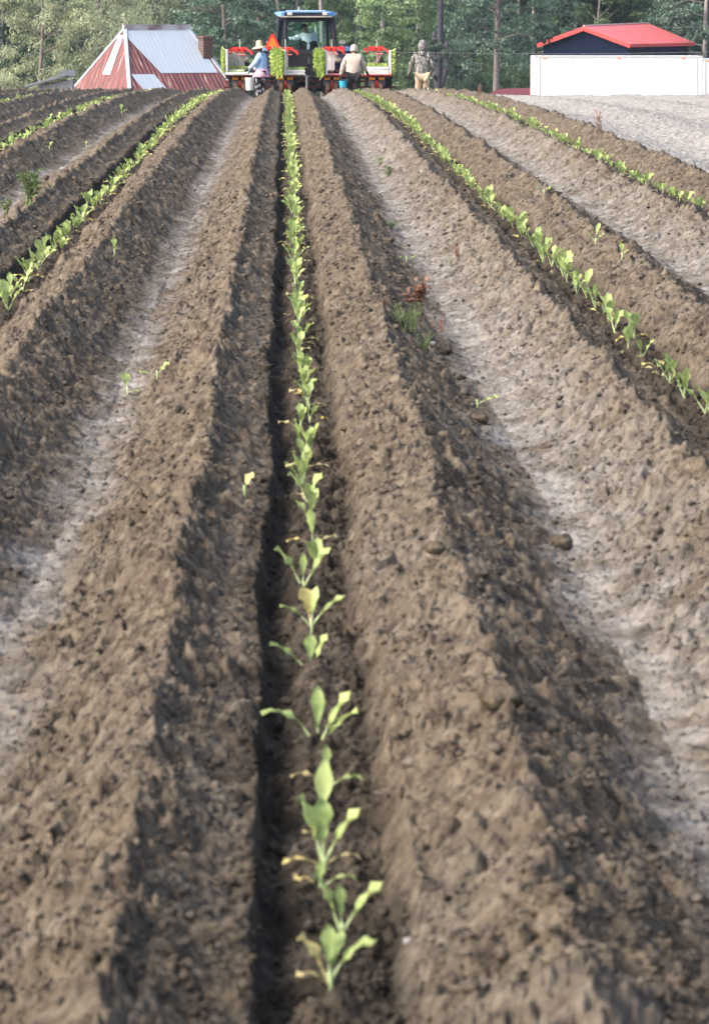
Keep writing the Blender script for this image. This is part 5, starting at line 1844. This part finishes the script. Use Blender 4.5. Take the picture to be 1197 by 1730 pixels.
        so = MB(); so.box((u0, .95, L(cx, 134).z), (.34, .30, .06), None, 0, .02); so.bar((u0, .95, L(cx, 134).z), (u0, .75, zt + .18), .05); so.build('operator_seat', M['black'], fo)
        units.append(fo)
    sl = MB(); q = L(517.5, 128); q2 = L(517.5, 162); sl.box((q.x, -.1, (q.z + q2.z) / 2), (.05, .05, q.z - q2.z)); sl.box((q.x, -.1, q.z), (.12, .1, .02)); sl.build('stand_post', M['steel'], root)
    for px in (505, 528):
        ar = MB(); a, b = L(517, 124), L(px, 140); ar.bar((a.x, .3, a.z), (b.x + (b.x - a.x) * .3, .3, b.z), .035, .05); ar.build('brace', M['rust'], root)
    wl = MB(); wl.lathe([(.12, -.06), (.26, -.06), (.28, -.03), (.28, .03), (.26, .06), (.12, .06)], (0, 0, 0), 'X', 24); q = L(519, 146); wl.build('gauge_wheel', M['rubber'], root, (q.x + .05, .7, q.z + .05))

    # standing trays, seedlings outwards
    Rz = lambda a: Matrix.Rotation(R(a), 3, 'Z')
    stand = lambda yaw: Rz(yaw) @ Matrix.Rotation(R(-90), 3, 'Y')
    # (local z of the tray points along -X after this turn: seedlings face left)
    def upright(px, py, hpx, yaw, depth, n, seed, label, y=.15, h=.12):
        c = W(px, py, y)
        return tray_thing(c, stand(yaw), hpx * Y / FPX, depth, h, n, seed, label)
    upright(382.5, 102, 38, 4, .40, 420, 1, 'foam tray on end at the left end of the planter, seedlings facing left', h=.13)
    upright(473.5, 104, 41, 38, .44, 900, 2, 'foam tray on end behind the straw-hatted woman, seedlings facing out', y=-.02, h=.15)
    upright(545.0, 105, 41, 34, .38, 900, 3, 'foam tray on end right of the tractor hitch, seedlings facing left', y=-.02, h=.15)
    tray_thing(W(658.5, 104, .15), Matrix.Rotation(R(90), 3, 'Y'), 39 * Y / FPX, .40, .13, 420, 4, 'foam tray on end at the right end of the planter, seedlings facing right')
    # flat trays
    I3 = Matrix.Identity(3)
    tray_thing(W(394, 123.6, .08), Rz(2), .40, .34, .05, 120, 11, 'foam tray lying flat at the left of the first table, few seedlings')
    tray_thing(W(418, 123.6, .08), Rz(-3), .34, .34, .05, 90, 12, 'foam tray lying flat in front of the straw-hatted woman')
    tray_thing(W(404, 118.5, .28), Rz(1), .56, .30, .10, 330, 13, 'foam tray crowded with seedlings behind the two flat ones of the first table')
    tray_thing(W(494, 123.8, .08), Rz(1), .62, .34, .03, 40, 14, 'lower foam tray on the second table')
    tray_thing(W(496, 119.3, .10), Rz(-1), .60, .32, .09, 200, 15, 'upper foam tray on the second table with loose seedlings')
    for i, (py, lb) in enumerate(((123.6, 'lowest foam tray of the pile on the right-hand table'), (119.0, 'middle foam tray of the pile on the right-hand table'), (114.4, 'top foam tray of the pile on the right-hand table, holding thin seedlings'))):
        c = W(636, py, .10); rt = empty('foam_tray', c, R((-2, 3, -1)[i]), lb, 'seedling tray', 'foam trays of seedlings on the planter')
        foam_tray(rt, .62, .34, .055)
        if i == 2: seedling_mass(rt, .5, .3, .12, 130, 18)
    # black crate
    c = W(523, 119, .1)
    cr = empty('crate', c, 0, 'small black slatted crate between the second and third units', 'crate')
    cb = MB()
    for z in (-.07, -.03, .01, .05):
        for y_ in (-.14, .14): cb.box((0, y_, z), (.26, .012, .022))
        for x_ in (-.13, .13): cb.box((x_, 0, z), (.012, .28, .022))
    for x_ in (-.13, 0, .13):
        for y_ in (-.14, .14): cb.box((x_, y_, 0), (.02, .02, .17))
    cb.box((0, 0, -.08), (.26, .28, .012))
    cb.build('slats', M['black'], cr)
    # riders seated on the units, facing the camera behind the racks
    def rider(cx, px_off, label, top, legs, hat, hm='straw', spread=.26, headz=0.0, lk=(0, 1, -.5), sc=.92):
        p = W(cx + px_off, 100, .95)
        z = W(cx, 133, .95).z
        person((p.x, p.y, z - .93 * sc + .06), R(180), dict(pelvis=(0, 0, .93), waist=(0, .03, 1.04), chest=(0, .09, 1.20), neck=(0, .16, 1.34), head=(0, .22, 1.42 + headz), crown=(0, .25, 1.53 + headz), look=lk,
               shl=(-.16, .12, 1.28), shr=(.16, .12, 1.28), ell=(-.22, .30, 1.10), wrl=(-.12, .50, 1.10), elr=(.22, .30, 1.10), wrr=(.12, .50, 1.10),
               hpl=(-.09, .05, .90), hpr=(.09, .05, .90), knl=(-spread, .42, .92), knr=(spread, .42, .92), anl=(-spread - .03, .52, .53), anr=(spread + .03, .52, .53), tol=(-spread - .03, .66, .48), tor=(spread + .03, .66, .48)),
               label, sc, top, legs, 1.1, hat=hat, hat_m=hm, group='riders seated on the planter')
    rider(405, 4, 'rider in faded jeans and straw hat, half hidden behind the left rack', 'navycloth', 'denim', 'straw', headz=-.03)
    rider(560.5, 4, 'rider in dark blue with a pale straw hat, half hidden behind the third rack', 'navycloth', 'navycloth', 'straw', headz=-.05)
    rider(636.5, 4, 'rider in a patterned top and black trousers bending over the right-hand trays', 'pattern', 'blackcloth', 'beanie', 'pattern', headz=-.08, sc=.95)


people()
tractor()
planter()
for o in bpy.data.objects:
    if o.name.startswith('skin_tmp'): bpy.data.objects.remove(o)

# ------------------------------------------------------------------ the air between here and the trees
hz = MB(); hz.box((0, 195, 6), (900, 420, 30))
hm = bpy.data.materials.new('haze'); hm.use_nodes = True
hn = hm.node_tree.nodes; hn.remove(hn['Principled BSDF'])
pv = hn.new('ShaderNodeVolumePrincipled')
pv.inputs['Color'].default_value = (.70, .87, 1.0, 1)
pv.inputs['Density'].default_value = .00013
hm.node_tree.links.new(pv.outputs[0], hn['Material Output'].inputs['Volume'])
SC.cycles.volume_bounces = 0
tag(hz.build('haze', hm), 'faint pale haze lying over the field and softening the far trees', 'haze', None, 'stuff')


def crumbs():
    """loose crumbs of soil lying on the ridges' flanks, far past counting"""
    rs = np.random.default_rng(77)
    n = 80000
    Y = 4.9 + (rs.random(n) ** 1.5) * 25
    t = rs.uniform((-40 - XV) / FPX, (1240 - XV) / FPX, n)
    X = t * Y
    k, u = rowparts(X, Y)
    keep = rs.random(n) < np.clip(1.15 - np.clip((np.abs(u) - .45) / .12, 0, .7) - .5 * (X > EDGE), 0, 1)
    keep &= vnoise(X * 2.2, Y * 1.6, 120) > -.35
    X, Y = X[keep], Y[keep]; n = len(X)
    r = np.clip(.0030 * np.exp(.55 * rs.normal(size=n)), .0016, .016) * (1 + (Y - 5) / 30)
    Z = height(X, Y) + r * .25
    base = np.array([[1, 0, 0], [0, 1, 0], [-1, 0, 0], [0, -1, 0], [0, 0, 1], [0, 0, -1], [.6, .6, .5], [-.6, -.5, .55]])
    P_ = base[None] * (.65 + .6 * rs.random((n, 8, 1)))
    a = rs.uniform(0, 6.28, n); ca, sa = np.cos(a)[:, None], np.sin(a)[:, None]
    st = rs.uniform(.7, 1.4, (n, 1))
    x = P_[..., 0] * st; y = P_[..., 1]
    v = np.stack([x * ca - y * sa, x * sa + y * ca, P_[..., 2] * .75], -1) * r[:, None, None] + np.stack([X, Y, Z], -1)[:, None]
    F = np.array([[4, 6, 1], [4, 0, 6], [0, 1, 6], [4, 1, 2], [4, 2, 7], [4, 7, 3], [7, 2, 3], [4, 3, 0], [5, 1, 0], [5, 2, 1], [5, 3, 2], [5, 0, 3]])
    f = (np.arange(n)[:, None, None] * 8 + F[None]).reshape(-1).astype(np.int32)
    me = bpy.data.meshes.new('loose_crumbs')
    me.vertices.add(n * 8); me.vertices.foreach_set('co', v.astype(np.float32).ravel())
    me.loops.add(len(f)); me.loops.foreach_set('vertex_index', f)
    me.polygons.add(len(f) // 3); me.polygons.foreach_set('loop_start', np.arange(0, len(f), 3, dtype=np.int32))
    me.update(calc_edges=True)
    at_ = me.attributes.new('dryness', 'FLOAT', 'POINT')
    at_.data.foreach_set('value', np.repeat(np.clip(dryness(X, Y) * .7 + .12 * rs.random(n), 0, 1), 8).astype(np.float32))
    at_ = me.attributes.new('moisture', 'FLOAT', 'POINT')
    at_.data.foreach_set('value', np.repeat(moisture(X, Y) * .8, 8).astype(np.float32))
    me.materials.append(M['soil'])
    tag(link_mesh('loose_crumbs', me), 'loose crumbs and small clods of soil strewn over the ridges', 'soil crumbs', None, 'stuff')


crumbs()
